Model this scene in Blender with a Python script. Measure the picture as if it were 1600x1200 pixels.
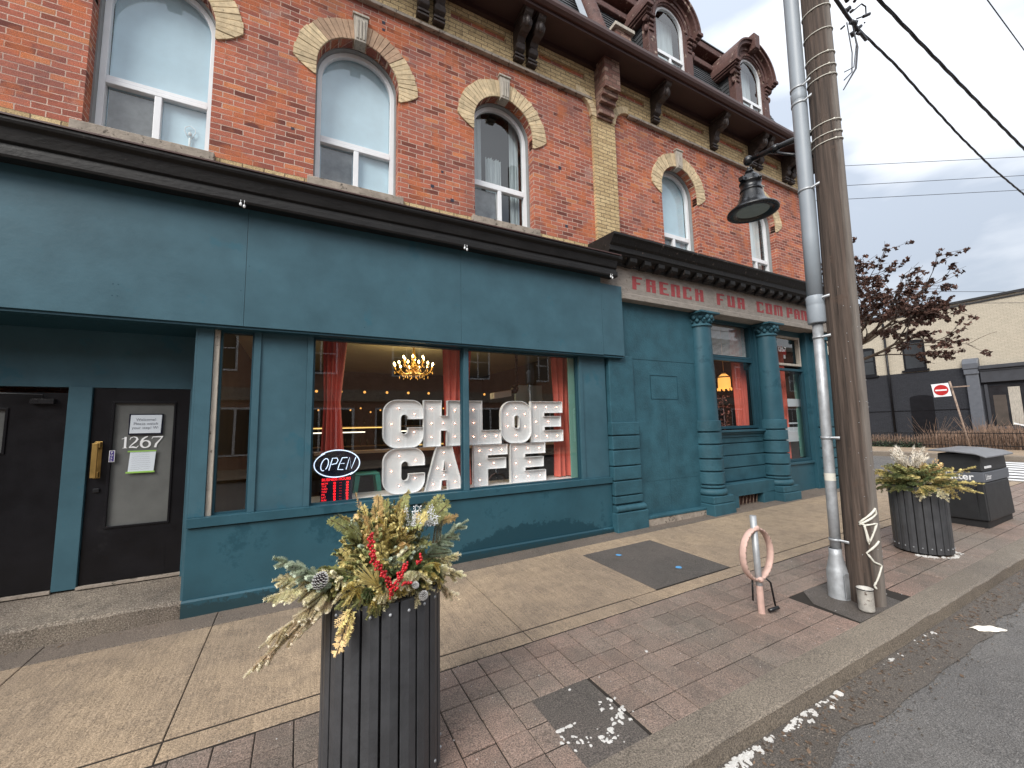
import bpy, bmesh, math, random
from mathutils import Vector, Matrix, Euler, noise
random.seed(7)
PI = math.pi
for o in list(bpy.data.objects): bpy.data.objects.remove(o)
S = bpy.context.scene
COL = S.collection

# ------------------------------------------------------------------ camera
YAW, PIT, ROL = math.radians(27.638), math.radians(5.935), math.radians(-1.2295)
fw = Vector((math.sin(YAW)*math.cos(PIT), math.cos(YAW)*math.cos(PIT), math.sin(PIT)))
rt = Vector((math.cos(YAW), -math.sin(YAW), 0)); up = rt.cross(fw)
r2 = rt*math.cos(ROL)+up*math.sin(ROL); u2 = -rt*math.sin(ROL)+up*math.cos(ROL)
cam = bpy.data.cameras.new('camera'); co = bpy.data.objects.new('camera', cam); COL.objects.link(co)
M = Matrix((r2, u2, -fw)).transposed().to_4x4(); M.translation = Vector((0, 0, 1.9)); co.matrix_world = M
cam.sensor_width = 36; cam.lens = 632.918/1600*36; cam.clip_start = .05; cam.clip_end = 2000
S.camera = co

# ------------------------------------------------------------------ light
SUN_EL, SUN_AZ = math.radians(40), math.radians(234)     # azimuth measured from +Y towards +X
W = bpy.data.worlds.new("World"); S.world = W; W.use_nodes = True
nt = W.node_tree; N = nt.nodes; L = nt.links; N.clear()
out = N.new('ShaderNodeOutputWorld'); bg = N.new('ShaderNodeBackground'); L.new(bg.outputs[0], out.inputs[0])
sky = N.new('ShaderNodeTexSky'); sky.sky_type = 'NISHITA'; sky.sun_disc = False
sky.sun_elevation = SUN_EL; sky.sun_rotation = SUN_AZ; sky.air_density = 1.2; sky.dust_density = 2
tc = N.new('ShaderNodeTexCoord'); mp = N.new('ShaderNodeMapping'); mp.inputs['Scale'].default_value = (1.0, 1.0, 2.6)
mp.inputs['Rotation'].default_value = (0.15, 0.1, 0.5)
L.new(tc.outputs['Generated'], mp.inputs[0])
n1 = N.new('ShaderNodeTexNoise'); n1.inputs['Scale'].default_value = 2.3; n1.inputs['Detail'].default_value = 7; n1.inputs['Roughness'].default_value = .46
L.new(mp.outputs[0], n1.inputs[0])
cr = N.new('ShaderNodeValToRGB'); L.new(n1.outputs[0], cr.inputs[0])
e = cr.color_ramp.elements
e[0].position = .4; e[0].color = (4.7, 5.25, 6.1, 1); e[1].position = .6; e[1].color = (8.5, 8.8, 9.2, 1)
x = cr.color_ramp.elements.new(.5); x.color = (7.6, 7.95, 8.5, 1)
mx = N.new('ShaderNodeMix'); mx.data_type = 'RGBA'; mx.inputs[0].default_value = .9
L.new(sky.outputs[0], mx.inputs[6]); L.new(cr.outputs[0], mx.inputs[7])
sp_ = N.new('ShaderNodeSeparateXYZ'); L.new(tc.outputs['Generated'], sp_.inputs[0])     # overcast sky: brightest overhead
zz_ = N.new('ShaderNodeMath'); zz_.operation = 'MULTIPLY_ADD'; zz_.use_clamp = False; L.new(sp_.outputs[2], zz_.inputs[0]); zz_.inputs[1].default_value = .75; zz_.inputs[2].default_value = .82
vm = N.new('ShaderNodeVectorMath'); vm.operation = 'SCALE'; L.new(mx.outputs[2], vm.inputs[0]); L.new(zz_.outputs[0], vm.inputs['Scale']); L.new(vm.outputs[0], bg.inputs[0])
bg.inputs[1].default_value = .07
sd = bpy.data.lights.new('sun', 'SUN'); sd.energy = 1.9; sd.angle = math.radians(32); sd.color = (1, .96, .9)
so = bpy.data.objects.new('sun', sd); COL.objects.link(so)
sdir = Vector((math.sin(SUN_AZ)*math.cos(SUN_EL), math.cos(SUN_AZ)*math.cos(SUN_EL), math.sin(SUN_EL)))
so.rotation_euler = sdir.to_track_quat('Z', 'Y').to_euler()
S.view_settings.view_transform = 'Standard'; S.view_settings.look = 'None'
S.view_settings.exposure = .9; S.view_settings.gamma = 1
S.render.engine = 'CYCLES'; S.cycles.use_denoising = True
S.cycles.max_bounces = 8; S.cycles.transparent_max_bounces = 16; S.cycles.caustics_reflective = False; S.cycles.caustics_refractive = False
S.cycles.sample_clamp_indirect = 6

# ------------------------------------------------------------------ materials
def _mix(nt, a, b, f, mode='MIX'):
    m = nt.nodes.new('ShaderNodeMix'); m.data_type = 'RGBA'; m.blend_type = mode
    for s, v in ((0, f), (6, a), (7, b)):
        if hasattr(v, 'links'): nt.links.new(v, m.inputs[s])
        elif s == 0: m.inputs[0].default_value = v
        else: m.inputs[s].default_value = (*v[:3], 1)
    return m.outputs[2]
def _noise(nt, vec, scale, detail=4, rough=.55, stretch=None):
    if stretch:
        mp = nt.nodes.new('ShaderNodeMapping'); mp.inputs['Scale'].default_value = stretch; nt.links.new(vec, mp.inputs[0]); vec = mp.outputs[0]
    n = nt.nodes.new('ShaderNodeTexNoise'); n.inputs['Scale'].default_value = scale; n.inputs['Detail'].default_value = detail; n.inputs['Roughness'].default_value = rough
    nt.links.new(vec, n.inputs[0]); return n.outputs[0]
def _ramp(nt, v, a, b, ca=(0, 0, 0), cb=(1, 1, 1)):
    r = nt.nodes.new('ShaderNodeValToRGB'); nt.links.new(v, r.inputs[0]); e = r.color_ramp.elements
    e[0].position = a; e[0].color = (*ca, 1); e[1].position = b; e[1].color = (*cb, 1); return r.outputs[0]
def _math(nt, op, a, b=None, c=None):
    m = nt.nodes.new('ShaderNodeMath'); m.operation = op
    for i, v in enumerate((a, b, c)):
        if v is None: continue
        if hasattr(v, 'links'): nt.links.new(v, m.inputs[i])
        else: m.inputs[i].default_value = v
    return m.outputs[0]
def newmat(name):
    m = bpy.data.materials.new(name); m.use_nodes = True; nt = m.node_tree
    p = nt.nodes['Principled BSDF']; t = nt.nodes.new('ShaderNodeTexCoord')
    return m, nt, p, t.outputs['Object']
def bump(nt, p, h, strength, dist=.01):
    b = nt.nodes.new('ShaderNodeBump'); b.inputs['Strength'].default_value = strength; b.inputs['Distance'].default_value = dist
    nt.links.new(h, b.inputs['Height']); nt.links.new(b.outputs[0], p.inputs['Normal'])
def mat(name, c, rough=.6, var=.15, scale=6, metal=0, bs=.15, bscale=60, island=0, spots=None, stretch=None, c2=None, rvar=.1, spec=.5):
    """painted or raw surface: base colour, mottling c2, optional flakes/stains (colour, threshold, scale), optional per-piece tone"""
    m, nt, p, o = newmat(name)
    n = _noise(nt, o, scale, 6, .6, stretch)
    c2 = c2 or tuple(v*(1-var) for v in c); hi = tuple(min(1, v*(1+var)) for v in c)
    col = _mix(nt, c2, hi, _ramp(nt, n, .3, .7))
    if spots:
        for sc, th, cc in spots:
            ns = _noise(nt, o, sc, 8, .7)
            col = _mix(nt, col, cc, _ramp(nt, ns, th, th+.06))
    if island:
        g = nt.nodes.new('ShaderNodeNewGeometry')
        f = _math(nt, 'MULTIPLY_ADD', g.outputs['Random Per Island'], 2*island, 1-island)
        h = nt.nodes.new('ShaderNodeHueSaturation'); nt.links.new(f, h.inputs['Value']); nt.links.new(col, h.inputs['Color']); col = h.outputs[0]
    nt.links.new(col, p.inputs['Base Color'])
    nt.links.new(_math(nt, 'MULTIPLY_ADD', n, rvar*2, rough-rvar), p.inputs['Roughness'])
    p.inputs['Metallic'].default_value = metal; p.inputs['Specular IOR Level'].default_value = spec
    if bs: bump(nt, p, _noise(nt, o, bscale, 5, .6, stretch), bs)
    return m
def brickmat(name, ca, cb, mortar, bw=.231, rh=.074, ms=.006, off=.5, dirt=(.1, .07, .06), dirtth=.56, orange=None, bs=.9, third=None, axis='XZ'):
    m, nt, p, o = newmat(name)
    sx = nt.nodes.new('ShaderNodeSeparateXYZ'); nt.links.new(o, sx.inputs[0])
    cx = nt.nodes.new('ShaderNodeCombineXYZ')
    h = _math(nt, 'ADD', sx.outputs[0], sx.outputs[1])
    wob = _noise(nt, o, 3.0, 2)
    nt.links.new(_math(nt, 'MULTIPLY_ADD', _noise(nt, o, 25, 3), .012, h), cx.inputs[0])
    nt.links.new(_math(nt, 'MULTIPLY_ADD', _math(nt, 'ADD', wob, _math(nt, 'MULTIPLY', _noise(nt, o, 22, 3), .35)), .02, sx.outputs[2]), cx.inputs[1])
    b = nt.nodes.new('ShaderNodeTexBrick'); nt.links.new(cx.outputs[0], b.inputs[0]); b.offset = off
    b.inputs['Scale'].default_value = 1; b.inputs['Brick Width'].default_value = bw; b.inputs['Row Height'].default_value = rh
    b.inputs['Mortar Size'].default_value = ms; b.inputs['Mortar Smooth'].default_value = .3; b.inputs['Bias'].default_value = -.1
    b.inputs['Color1'].default_value = (*ca, 1); b.inputs['Color2'].default_value = (*cb, 1); b.inputs['Mortar'].default_value = (*mortar, 1)
    col = b.outputs['Color']
    big = _noise(nt, o, 1.1, 6, .65)
    if third: # patches of another brick tone, and whitish bloom
        col = _mix(nt, col, third, _math(nt, 'MULTIPLY', _ramp(nt, big, .5, .68), .65))
    if orange:
        va = nt.nodes.new('ShaderNodeVectorMath'); va.operation = 'ADD'; nt.links.new(cx.outputs[0], va.inputs[0]); va.inputs[1].default_value = (bw*37, rh*54, 0)
        b2 = nt.nodes.new('ShaderNodeTexBrick'); nt.links.new(va.outputs[0], b2.inputs[0]); b2.offset = off
        for k_, v_ in (('Scale', 1), ('Brick Width', bw), ('Row Height', rh), ('Mortar Size', ms), ('Mortar Smooth', .3), ('Bias', 0)): b2.inputs[k_].default_value = v_
        b2.inputs['Color1'].default_value = (0, 0, 0, 1); b2.inputs['Color2'].default_value = (1, 1, 1, 1); b2.inputs['Mortar'].default_value = (.5, .5, .5, 1)
        col = _mix(nt, col, (.1, .034, .03), _math(nt, 'MULTIPLY', _ramp(nt, b2.outputs['Color'], .08, .16, (1, 1, 1), (0, 0, 0)), .7))
        col = _mix(nt, col, (.74, .3, .12), _math(nt, 'MULTIPLY', _ramp(nt, b2.outputs['Color'], .88, .96), .5))
        soot = _noise(nt, o, .55, 7, .7, (1, 1, .5)); col = _mix(nt, col, (.16, .075, .06), _math(nt, 'MULTIPLY', _ramp(nt, soot, .5, .66), .5))
    if orange: col = _mix(nt, col, orange, _math(nt, 'MULTIPLY', _ramp(nt, _noise(nt, o, 2.6, 5), .52, .62), .6))
    if third: col = _mix(nt, col, (.5, .4, .36), _math(nt, 'MULTIPLY', _ramp(nt, _noise(nt, o, 1.9, 9, .75), .56, .72), .55))
    n2 = _noise(nt, o, 14, 8, .7)
    col = _mix(nt, col, dirt, _math(nt, 'MULTIPLY', _ramp(nt, n2, dirtth, dirtth+.2), .75))
    fine = _noise(nt, o, 110, 4, .7)
    col = _mix(nt, col, _ramp(nt, fine, .34, .68, (.4, .4, .4), (1.5, 1.5, 1.5)), .85, 'MULTIPLY')
    nt.links.new(col, p.inputs['Base Color']); p.inputs['Roughness'].default_value = .9; p.inputs['Specular IOR Level'].default_value = .25
    hh = _math(nt, 'MULTIPLY_ADD', fine, .35, _math(nt, 'SUBTRACT', 1, b.outputs['Fac']))
    hh = _math(nt, 'MULTIPLY_ADD', n2, .6, hh)
    bump(nt, p, hh, bs, .012)
    return m
def emis(name, c, s):
    m, nt, p, o = newmat(name); p.inputs['Base Color'].default_value = (*[min(v, .8) for v in c], 1); p.inputs['Emission Color'].default_value = (*c, 1); p.inputs['Emission Strength'].default_value = s; return m
def glassmat(name, tint=(.9, .95, .95), refl=1.5, rough=0.0, wav=.03):
    m = bpy.data.materials.new(name); m.use_nodes = True; nt = m.node_tree; nt.nodes.clear()
    o = nt.nodes.new('ShaderNodeOutputMaterial'); t = nt.nodes.new('ShaderNodeBsdfTransparent'); t.inputs[0].default_value = (*tint, 1)
    g = nt.nodes.new('ShaderNodeBsdfGlossy'); g.inputs['Roughness'].default_value = rough
    f = nt.nodes.new('ShaderNodeLayerWeight'); f.inputs[0].default_value = .5     # Schlick: same on both sides of the pane
    k = _math(nt, 'MINIMUM', _math(nt, 'MULTIPLY', _math(nt, 'MULTIPLY_ADD', _math(nt, 'POWER', f.outputs['Facing'], 5), .92, .08), refl), 1)
    tcn = nt.nodes.new('ShaderNodeTexCoord'); bp = nt.nodes.new('ShaderNodeBump'); bp.inputs['Strength'].default_value = wav; bp.inputs['Distance'].default_value = .02
    nt.links.new(_noise(nt, tcn.outputs['Object'], 1.7, 2), bp.inputs['Height']); nt.links.new(bp.outputs[0], g.inputs['Normal'])
    mx = nt.nodes.new('ShaderNodeMixShader'); nt.links.new(k, mx.inputs[0]); nt.links.new(t.outputs[0], mx.inputs[1]); nt.links.new(g.outputs[0], mx.inputs[2])
    nt.links.new(mx.outputs[0], o.inputs[0]); return m

TEALC = (.048, .116, .15)
T = {}
T['teal'] = mat('teal_paint', TEALC, .46, .16, 2.2, bs=.13, bscale=22, spec=.35, spots=[(2.1, .6, (.036, .118, .16)), (9, .7, (.05, .135, .175)), (46, .755, (.12, .2, .23)), (30, .735, (.018, .06, .085))])
T['tealr'] = mat('teal_paint_rough', (.03, .098, .13), .58, .25, 3, bs=.8, bscale=34, spec=.35, spots=[(12, .7, (.05, .14, .18)), (70, .74, (.12, .2, .22))])
T['tealbulk'] = mat('teal_paint_weathered', (.028, .092, .124), .42, .18, 1.6, bs=.14, bscale=25, spec=.4, spots=[(1.6, .57, (.016, .07, .098)), (11, .66, (.014, .05, .068)), (5, .68, (.04, .12, .15)), (50, .7, (.1, .17, .19))])
_nt = T['tealbulk'].node_tree; _p = _nt.nodes['Principled BSDF']; _src = _p.inputs['Base Color'].links[0].from_socket
_t = _nt.nodes.new('ShaderNodeTexCoord'); _s = _nt.nodes.new('ShaderNodeSeparateXYZ'); _nt.links.new(_t.outputs['Object'], _s.inputs[0])
_n = _noise(_nt, _t.outputs['Object'], 9, 8, .75)          # damp, peeling patch low on the panel, with a ragged upper edge
_v = _math(_nt, 'SUBTRACT', _math(_nt, 'MULTIPLY_ADD', _n, .5, .2), _s.outputs[2])
_w = _math(_nt, 'MULTIPLY', _math(_nt, 'MULTIPLY', _math(_nt, 'ADD', _s.outputs[0], .75), _math(_nt, 'ADD', _s.outputs[0], .75)), -.16)
_src = _mix(_nt, _src, (.011, .052, .074), _ramp(_nt, _math(_nt, 'ADD', _v, _w), 0, .02))
_v2 = _math(_nt, 'SUBTRACT', _math(_nt, 'MULTIPLY_ADD', _noise(_nt, _t.outputs['Object'], 30, 6, .7), .28, .0), _s.outputs[2])
_src = _mix(_nt, _src, (.02, .045, .052), _math(_nt, 'MULTIPLY', _ramp(_nt, _v2, 0, .03), .8))
_nt.links.new(_src, _p.inputs['Base Color'])
T['tealdk'] = mat('teal_trim', (.018, .066, .092), .5, .1, 2, bs=.05, spec=.35)
T['mint'] = mat('mint_paint', (.16, .36, .3), .6, .1, 3)
T['brick'] = brickmat('red_brick', (.56, .18, .11), (.27, .092, .073), (.68, .5, .41), third=(.27, .14, .125), dirtth=.55, dirt=(.11, .065, .055), orange=(.6, .18, .07))
T['ybrick'] = brickmat('yellow_brick', (.68, .52, .29), (.5, .36, .19), (.2, .14, .09), dirt=(.1, .07, .05), dirtth=.54)
T['yarch'] = mat('yellow_voussoir', (.62, .49, .31), .9, .25, 12, bs=.8, bscale=50, island=.16, spots=[(16, .62, (.16, .12, .08))])
T['parch'] = mat('brown_voussoir', (.46, .31, .21), .9, .2, 12, bs=.8, bscale=50, island=.16, spots=[(16, .62, (.16, .12, .08))])
T['wbrickb'] = brickmat('cream_painted_brick', (.56, .5, .4), (.5, .45, .36), (.34, .3, .24), dirt=(.3, .27, .22), dirtth=.62, bs=.4)
T['dbrickb'] = brickmat('charcoal_painted_brick', (.04, .042, .05), (.034, .036, .043), (.018, .018, .02), dirt=(.02, .02, .025), bs=.6)
T['obrick'] = brickmat('brown_brick', (.4, .2, .14), (.28, .14, .1), (.4, .34, .28), bs=.4)
T['stone'] = mat('weathered_stone', (.34, .29, .24), .9, .25, 9, bs=.7, bscale=40, spots=[(13, .56, (.09, .075, .06)), (30, .64, (.06, .05, .04))])
T['oldwood'] = mat('peeled_grey_wood', (.46, .42, .36), .9, .25, 9, bs=.6, bscale=25, stretch=(4, 4, .6), spots=[(22, .6, (.1, .08, .06))])
T['black'] = mat('black_weathered_paint', (.012, .011, .0105), .5, .35, 6, bs=.5, bscale=22, spec=.3, spots=[(24, .66, (.1, .085, .07)), (60, .71, (.22, .2, .17))], stretch=(.6, 1, 1))
T['blackmod'] = mat('black_flaking_paint', (.014, .013, .0125), .6, .35, 8, bs=.6, bscale=22, spec=.3, spots=[(10, .61, (.16, .12, .1))])
T['maroon'] = mat('maroon_paint', (.045, .021, .019), .5, .15, 3, bs=.1)
T['gutter'] = mat('brown_metal', (.07, .031, .025), .38, .15, 3, bs=.1)
T['dkbrown'] = mat('dark_brown_carved_wood', (.04, .028, .024), .5, .4, 18, bs=.5, bscale=40, spots=[(22, .62, (.24, .19, .16))])
T['flake'] = mat('flaking_brown_paint', (.1, .046, .038), .7, .25, 8, bs=.6, bscale=30, spots=[(4, .57, (.055, .024, .02)), (7, .6, (.4, .31, .25)), (20, .63, (.36, .28, .23))])
T['slate'] = mat('grey_slate', (.055, .058, .062), .5, .25, 8, bs=.25, bscale=30, island=.25)
T['vinyl'] = mat('white_vinyl', (.84, .86, .88), .4, .05, 4, bs=0)
T['greytrim'] = mat('grey_metal_trim', (.26, .27, .27), .55, .1, 6, bs=.1)
T['blind'] = mat('pale_blue_blind', (.62, .8, .9), .8, .06, 3, bs=.03)
T['blind2'] = mat('grey_curtain', (.5, .56, .58), .85, .2, 3, bs=.3, bscale=10, stretch=(6, 6, .6))
T['blind3'] = mat('white_net_curtain', (.75, .78, .78), .85, .12, 3, bs=.5, bscale=14, stretch=(8, 8, .4))
T['screen'] = mat('insect_screen', (.13, .135, .14), .7, .6, 4, bs=0, c2=(.03, .033, .036))
T['darkin'] = mat('dark_room', (.02, .024, .028), .8, .3, 2, bs=0)
T['glass'] = glassmat('window_glass', (.95, .98, .98), refl=1.5)
T['shopglass'] = glassmat('shop_glass', (.98, .99, .98), 1.6, 0, .012)
T['frosted'] = mat('frosted_film', (.13, .135, .13), .35, .12, 5, bs=.1)
T['doorblk'] = mat('black_door_paint', (.006, .006, .008), .36, .3, 4, bs=.12, bscale=30, spec=.3, spots=[(1.3, .66, (.014, .014, .016)), (5, .74, (.05, .05, .05))])
T['brass'] = mat('tarnished_brass', (.46, .3, .1), .4, .2, 12, metal=.8, bs=.1)
T['paper'] = mat('white_paper', (.68, .74, .8), .8, .03, 4, bs=0)
T['white'] = mat('white_paint', (.88, .89, .9), .5, .03, 4, bs=0)
T['ink'] = mat('dark_ink', (.03, .03, .05), .7, 0, 4, bs=0)
T['greytxt'] = mat('grey_print', (.22, .24, .28), .7, 0, 4, bs=0)
T['green'] = mat('green_tape', (.3, .55, .1), .6, .05)
T['purple'] = mat('purple_sticker', (.05, .03, .2), .5, .05)
T['red'] = mat('red_print', (.5, .02, .02), .5, .05)
T['redpaint'] = mat('faded_red_lettering', (.32, .055, .06), .8, .2, 20, bs=.2, spots=[(30, .62, (.36, .28, .24))])
T['frieze'] = mat('faded_beige_board', (.28, .25, .22), .85, .18, 9, bs=.5, bscale=25, stretch=(.7, 1, 2), spots=[(16, .6, (.18, .14, .11)), (9, .66, (.1, .07, .06))])
T['curtain'] = mat('coral_curtain', (.8, .16, .11), .7, .15, 3, bs=.2)
T['cream'] = mat('cream_paint', (.6, .55, .36), .7, .08, 2)
T['floor'] = mat('wood_floor', (.12, .06, .035), .5, .2, 3)
T['inwall'] = mat('brown_interior_wall', (.075, .06, .05), .8, .3, 2)
T['wood'] = mat('light_wood', (.5, .34, .2), .5, .15, 6, stretch=(.3, 1, 3))
T['bottle'] = mat('bottles', (.05, .06, .03), .2, .4, 30)
T['green2'] = mat('turquoise_metal', (.04, .3, .24), .4, .1)
T['gold'] = mat('gilt_metal', (.7, .45, .14), .3, .1, metal=.9, bs=0)
T['warm'] = emis('candle_bulb_glow', (1, .72, .3), 22)
T['warm2'] = emis('amber_lantern_glow', (1, .45, .1), .75)
T['bulb'] = emis('marquee_bulb_glow', (1, .45, .28), 16)
T['tube'] = emis('lit_tube', (1, .9, .7), 1.3)
T['shelfglow'] = emis('warm_shelf_strip', (1, .65, .2), 1.0)
T['neonoff'] = emis('neon_tube', (.62, .75, 1), .75)
T['ledred'] = emis('red_led', (1, .02, .03), .8)
T['acryl'] = mat('black_acrylic', (.012, .014, .03), .2, 0, bs=0)
def ground_mat(name, c, c2, rough=.65, sp=(.3, .27, .22), bs=.5, stain=(.06, .05, .045), st=.58, sc=170, island=0, spth=.63, broom=0):
    m, nt, p, o = newmat(name)
    big = _noise(nt, o, .7, 6, .6); mid = _noise(nt, o, 6, 6, .65); fine = _noise(nt, o, sc*1.75, 3, .8)
    if broom: fine = _math(nt, 'ADD', _math(nt, 'MULTIPLY', fine, .78), _math(nt, 'MULTIPLY', _noise(nt, o, 60, 4, .7, (1, .05, 1)), .22))
    col = _mix(nt, c, c2, _ramp(nt, big, .35, .65))
    col = _mix(nt, col, stain, _math(nt, 'MULTIPLY', _ramp(nt, mid, st, st+.25), .5))
    col = _mix(nt, col, _ramp(nt, fine, .36, .64, (.22, .22, .22), (1.75, 1.75, 1.75)), .9, 'MULTIPLY')
    col = _mix(nt, col, sp, _math(nt, 'MULTIPLY', _ramp(nt, fine, spth, spth+.05), .75))
    if island:
        g = nt.nodes.new('ShaderNodeNewGeometry')
        f = _math(nt, 'MULTIPLY_ADD', g.outputs['Random Per Island'], 2*island, 1-island)
        h = nt.nodes.new('ShaderNodeHueSaturation'); nt.links.new(f, h.inputs['Value']); nt.links.new(col, h.inputs['Color']); col = h.outputs[0]
    nt.links.new(col, p.inputs['Base Color'])
    nt.links.new(_math(nt, 'MULTIPLY_ADD', mid, .35, rough-.17), p.inputs['Roughness'])
    bump(nt, p, _math(nt, 'MULTIPLY_ADD', mid, .6, fine), bs, .006)
    return m
T['conc'] = ground_mat('damp_concrete', (.41, .305, .205), (.29, .22, .158), .6, (.56, .46, .35), 1.1, stain=(.16, .125, .095), st=.46, sc=62, spth=.62, broom=1)
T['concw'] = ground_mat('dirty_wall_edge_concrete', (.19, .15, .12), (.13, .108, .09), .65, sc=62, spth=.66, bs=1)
T['step'] = ground_mat('worn_step_concrete', (.27, .225, .175), (.16, .13, .105), .8, (.5, .48, .42), 1.6, stain=(.07, .06, .05), st=.45, sc=50, spth=.6)
T['paver'] = ground_mat('red_brown_pavers', (.3, .2, .16), (.22, .18, .148), .5, (.62, .54, .48), 1.2, stain=(.125, .108, .092), st=.43, sc=66, island=.13, spth=.65)
T['kerbm'] = ground_mat('kerb_concrete', (.26, .218, .17), (.18, .15, .12), .5, (.5, .45, .38), 1.2, sc=62, spth=.66)
T['joint'] = mat('joint_dirt', (.022, .017, .013), .9, .3, 20)
T['asph'] = ground_mat('wet_asphalt', (.18, .17, .16), (.13, .123, .118), .4, (.34, .32, .3), 1.2, stain=(.085, .076, .068), st=.48, sc=70, spth=.58)
T['patch'] = ground_mat('asphalt_patch', (.125, .105, .092), (.09, .079, .07), .6, (.3, .26, .22), 1.1, sc=62)
T['gutdirt'] = ground_mat('gutter_dirt', (.13, .112, .096), (.1, .085, .072), .6, (.3, .25, .2), 1.2, sc=70, spth=.6)
T['snow'] = mat('old_snow', (.6, .59, .57), .7, .1, 20, bs=.6, bscale=60)
T['leaflit'] = mat('dead_leaf', (.13, .085, .055), .8, .3, 30, island=.5)
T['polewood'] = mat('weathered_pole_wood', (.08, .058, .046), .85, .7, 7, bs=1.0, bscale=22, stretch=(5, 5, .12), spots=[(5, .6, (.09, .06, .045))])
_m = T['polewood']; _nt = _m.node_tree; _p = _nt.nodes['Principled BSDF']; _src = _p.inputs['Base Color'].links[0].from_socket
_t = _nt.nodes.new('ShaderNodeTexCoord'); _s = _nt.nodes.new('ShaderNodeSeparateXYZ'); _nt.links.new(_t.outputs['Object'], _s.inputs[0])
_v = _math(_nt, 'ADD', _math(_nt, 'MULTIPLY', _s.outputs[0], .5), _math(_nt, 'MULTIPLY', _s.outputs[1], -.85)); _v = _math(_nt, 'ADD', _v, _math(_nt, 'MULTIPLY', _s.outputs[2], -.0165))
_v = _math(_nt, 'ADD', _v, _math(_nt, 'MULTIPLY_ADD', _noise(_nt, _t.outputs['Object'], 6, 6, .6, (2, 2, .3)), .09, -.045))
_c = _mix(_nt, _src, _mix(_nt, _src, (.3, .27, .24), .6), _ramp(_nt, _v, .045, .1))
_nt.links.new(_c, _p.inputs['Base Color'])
T['galv'] = mat('galvanised_steel', (.42, .44, .46), .5, .2, 12, metal=.45, bs=.1, spots=[(9, .66, (.3, .3, .3))])
T['pvc'] = mat('grey_pvc', (.3, .34, .38), .45, .06, 3, bs=.03)
T['rope'] = mat('white_strap', (.7, .68, .6), .6, .1)
T['iron'] = mat('black_enamel', (.012, .013, .015), .28, .2, 6, bs=.05)
T['lens'] = mat('frosted_lamp_glass', (.3, .34, .32), .2, .1, 8)
T['cable'] = mat('black_cable', (.035, .035, .042), .5, .1)
T['pink'] = mat('faded_pink_paint', (.62, .42, .36), .65, .15, 12, bs=.3, spots=[(16, .62, (.4, .3, .25)), (30, .7, (.15, .08, .05))])
T['rust'] = mat('rusty_sign_post', (.3, .22, .17), .8, .4, 12)
T['plslat'] = mat('charcoal_recycled_plastic', (.055, .057, .062), .45, .2, 9, bs=.25, bscale=50, island=.12, spots=[(40, .72, (.12, .12, .12))])
T['plblk'] = mat('black_plastic', (.012, .012, .013), .6, .2, 8, bs=.3)
T['binblk'] = mat('scuffed_black_plastic', (.019, .02, .022), .45, .2, 5, bs=.3, bscale=60, spots=[(30, .72, (.12, .12, .12))])
T['bingrey'] = mat('grey_plastic', (.12, .13, .15), .45, .1, 5)
T['binlid'] = mat('worn_grey_lid', (.17, .175, .19), .4, .2, 5)
T['tin'] = mat('paint_splashed_tin', (.52, .5, .46), .6, .3, 14, bs=.4, spots=[(16, .58, (.12, .08, .06))])
T['blue'] = mat('blue_marking', (.1, .3, .55), .7, .1, 40)
T['bark'] = mat('grey_brown_bark', (.13, .1, .075), .9, .3, 14, bs=.6)
T['twig'] = mat('dark_twigs', (.07, .05, .04), .9, .2)
T['deadleaf'] = mat('dry_red_brown_leaves', (.095, .05, .038), .85, .3, 6, island=.55)
T['hedge'] = mat('dead_stems', (.24, .16, .115), .9, .3, 3, island=.4)
T['ivy'] = mat('dark_green_leaves', (.03, .05, .025), .7, .3, 6, island=.4)
def needle(n, c): return mat(n, c, .6, .2, 20, bs=0, island=.28)
T['n_green'] = needle('green_needles', (.33, .34, .13)); T['n_yel'] = needle('yellow_green_needles', (.74, .63, .26)); T['n_cream'] = needle('cream_needles', (1, .86, .6))
T['n_peach'] = needle('peach_needles', (1, .8, .6)); T['n_blue'] = needle('pale_blue_green_needles', (.5, .57, .43)); T['n_gold'] = needle('golden_cedar', (.85, .6, .28))
T['n_white'] = needle('frosted_white_sprigs', (.8, .82, .85)); T['n_stem'] = needle('brown_stems', (.1, .06, .035)); T['n_dark'] = needle('dark_green_needles', (.12, .16, .06))
T['berry'] = mat('glossy_red_berries', (.5, .012, .02), .25, .15, 30, bs=0, island=.2)
T['cone'] = mat('pine_cone_scales', (.07, .055, .06), .8, .2, 30, bs=.1, island=.2)
T['pampas'] = mat('cream_plumes', (.9, .84, .74), .8, .1, 30, bs=0, island=.2)

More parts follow.
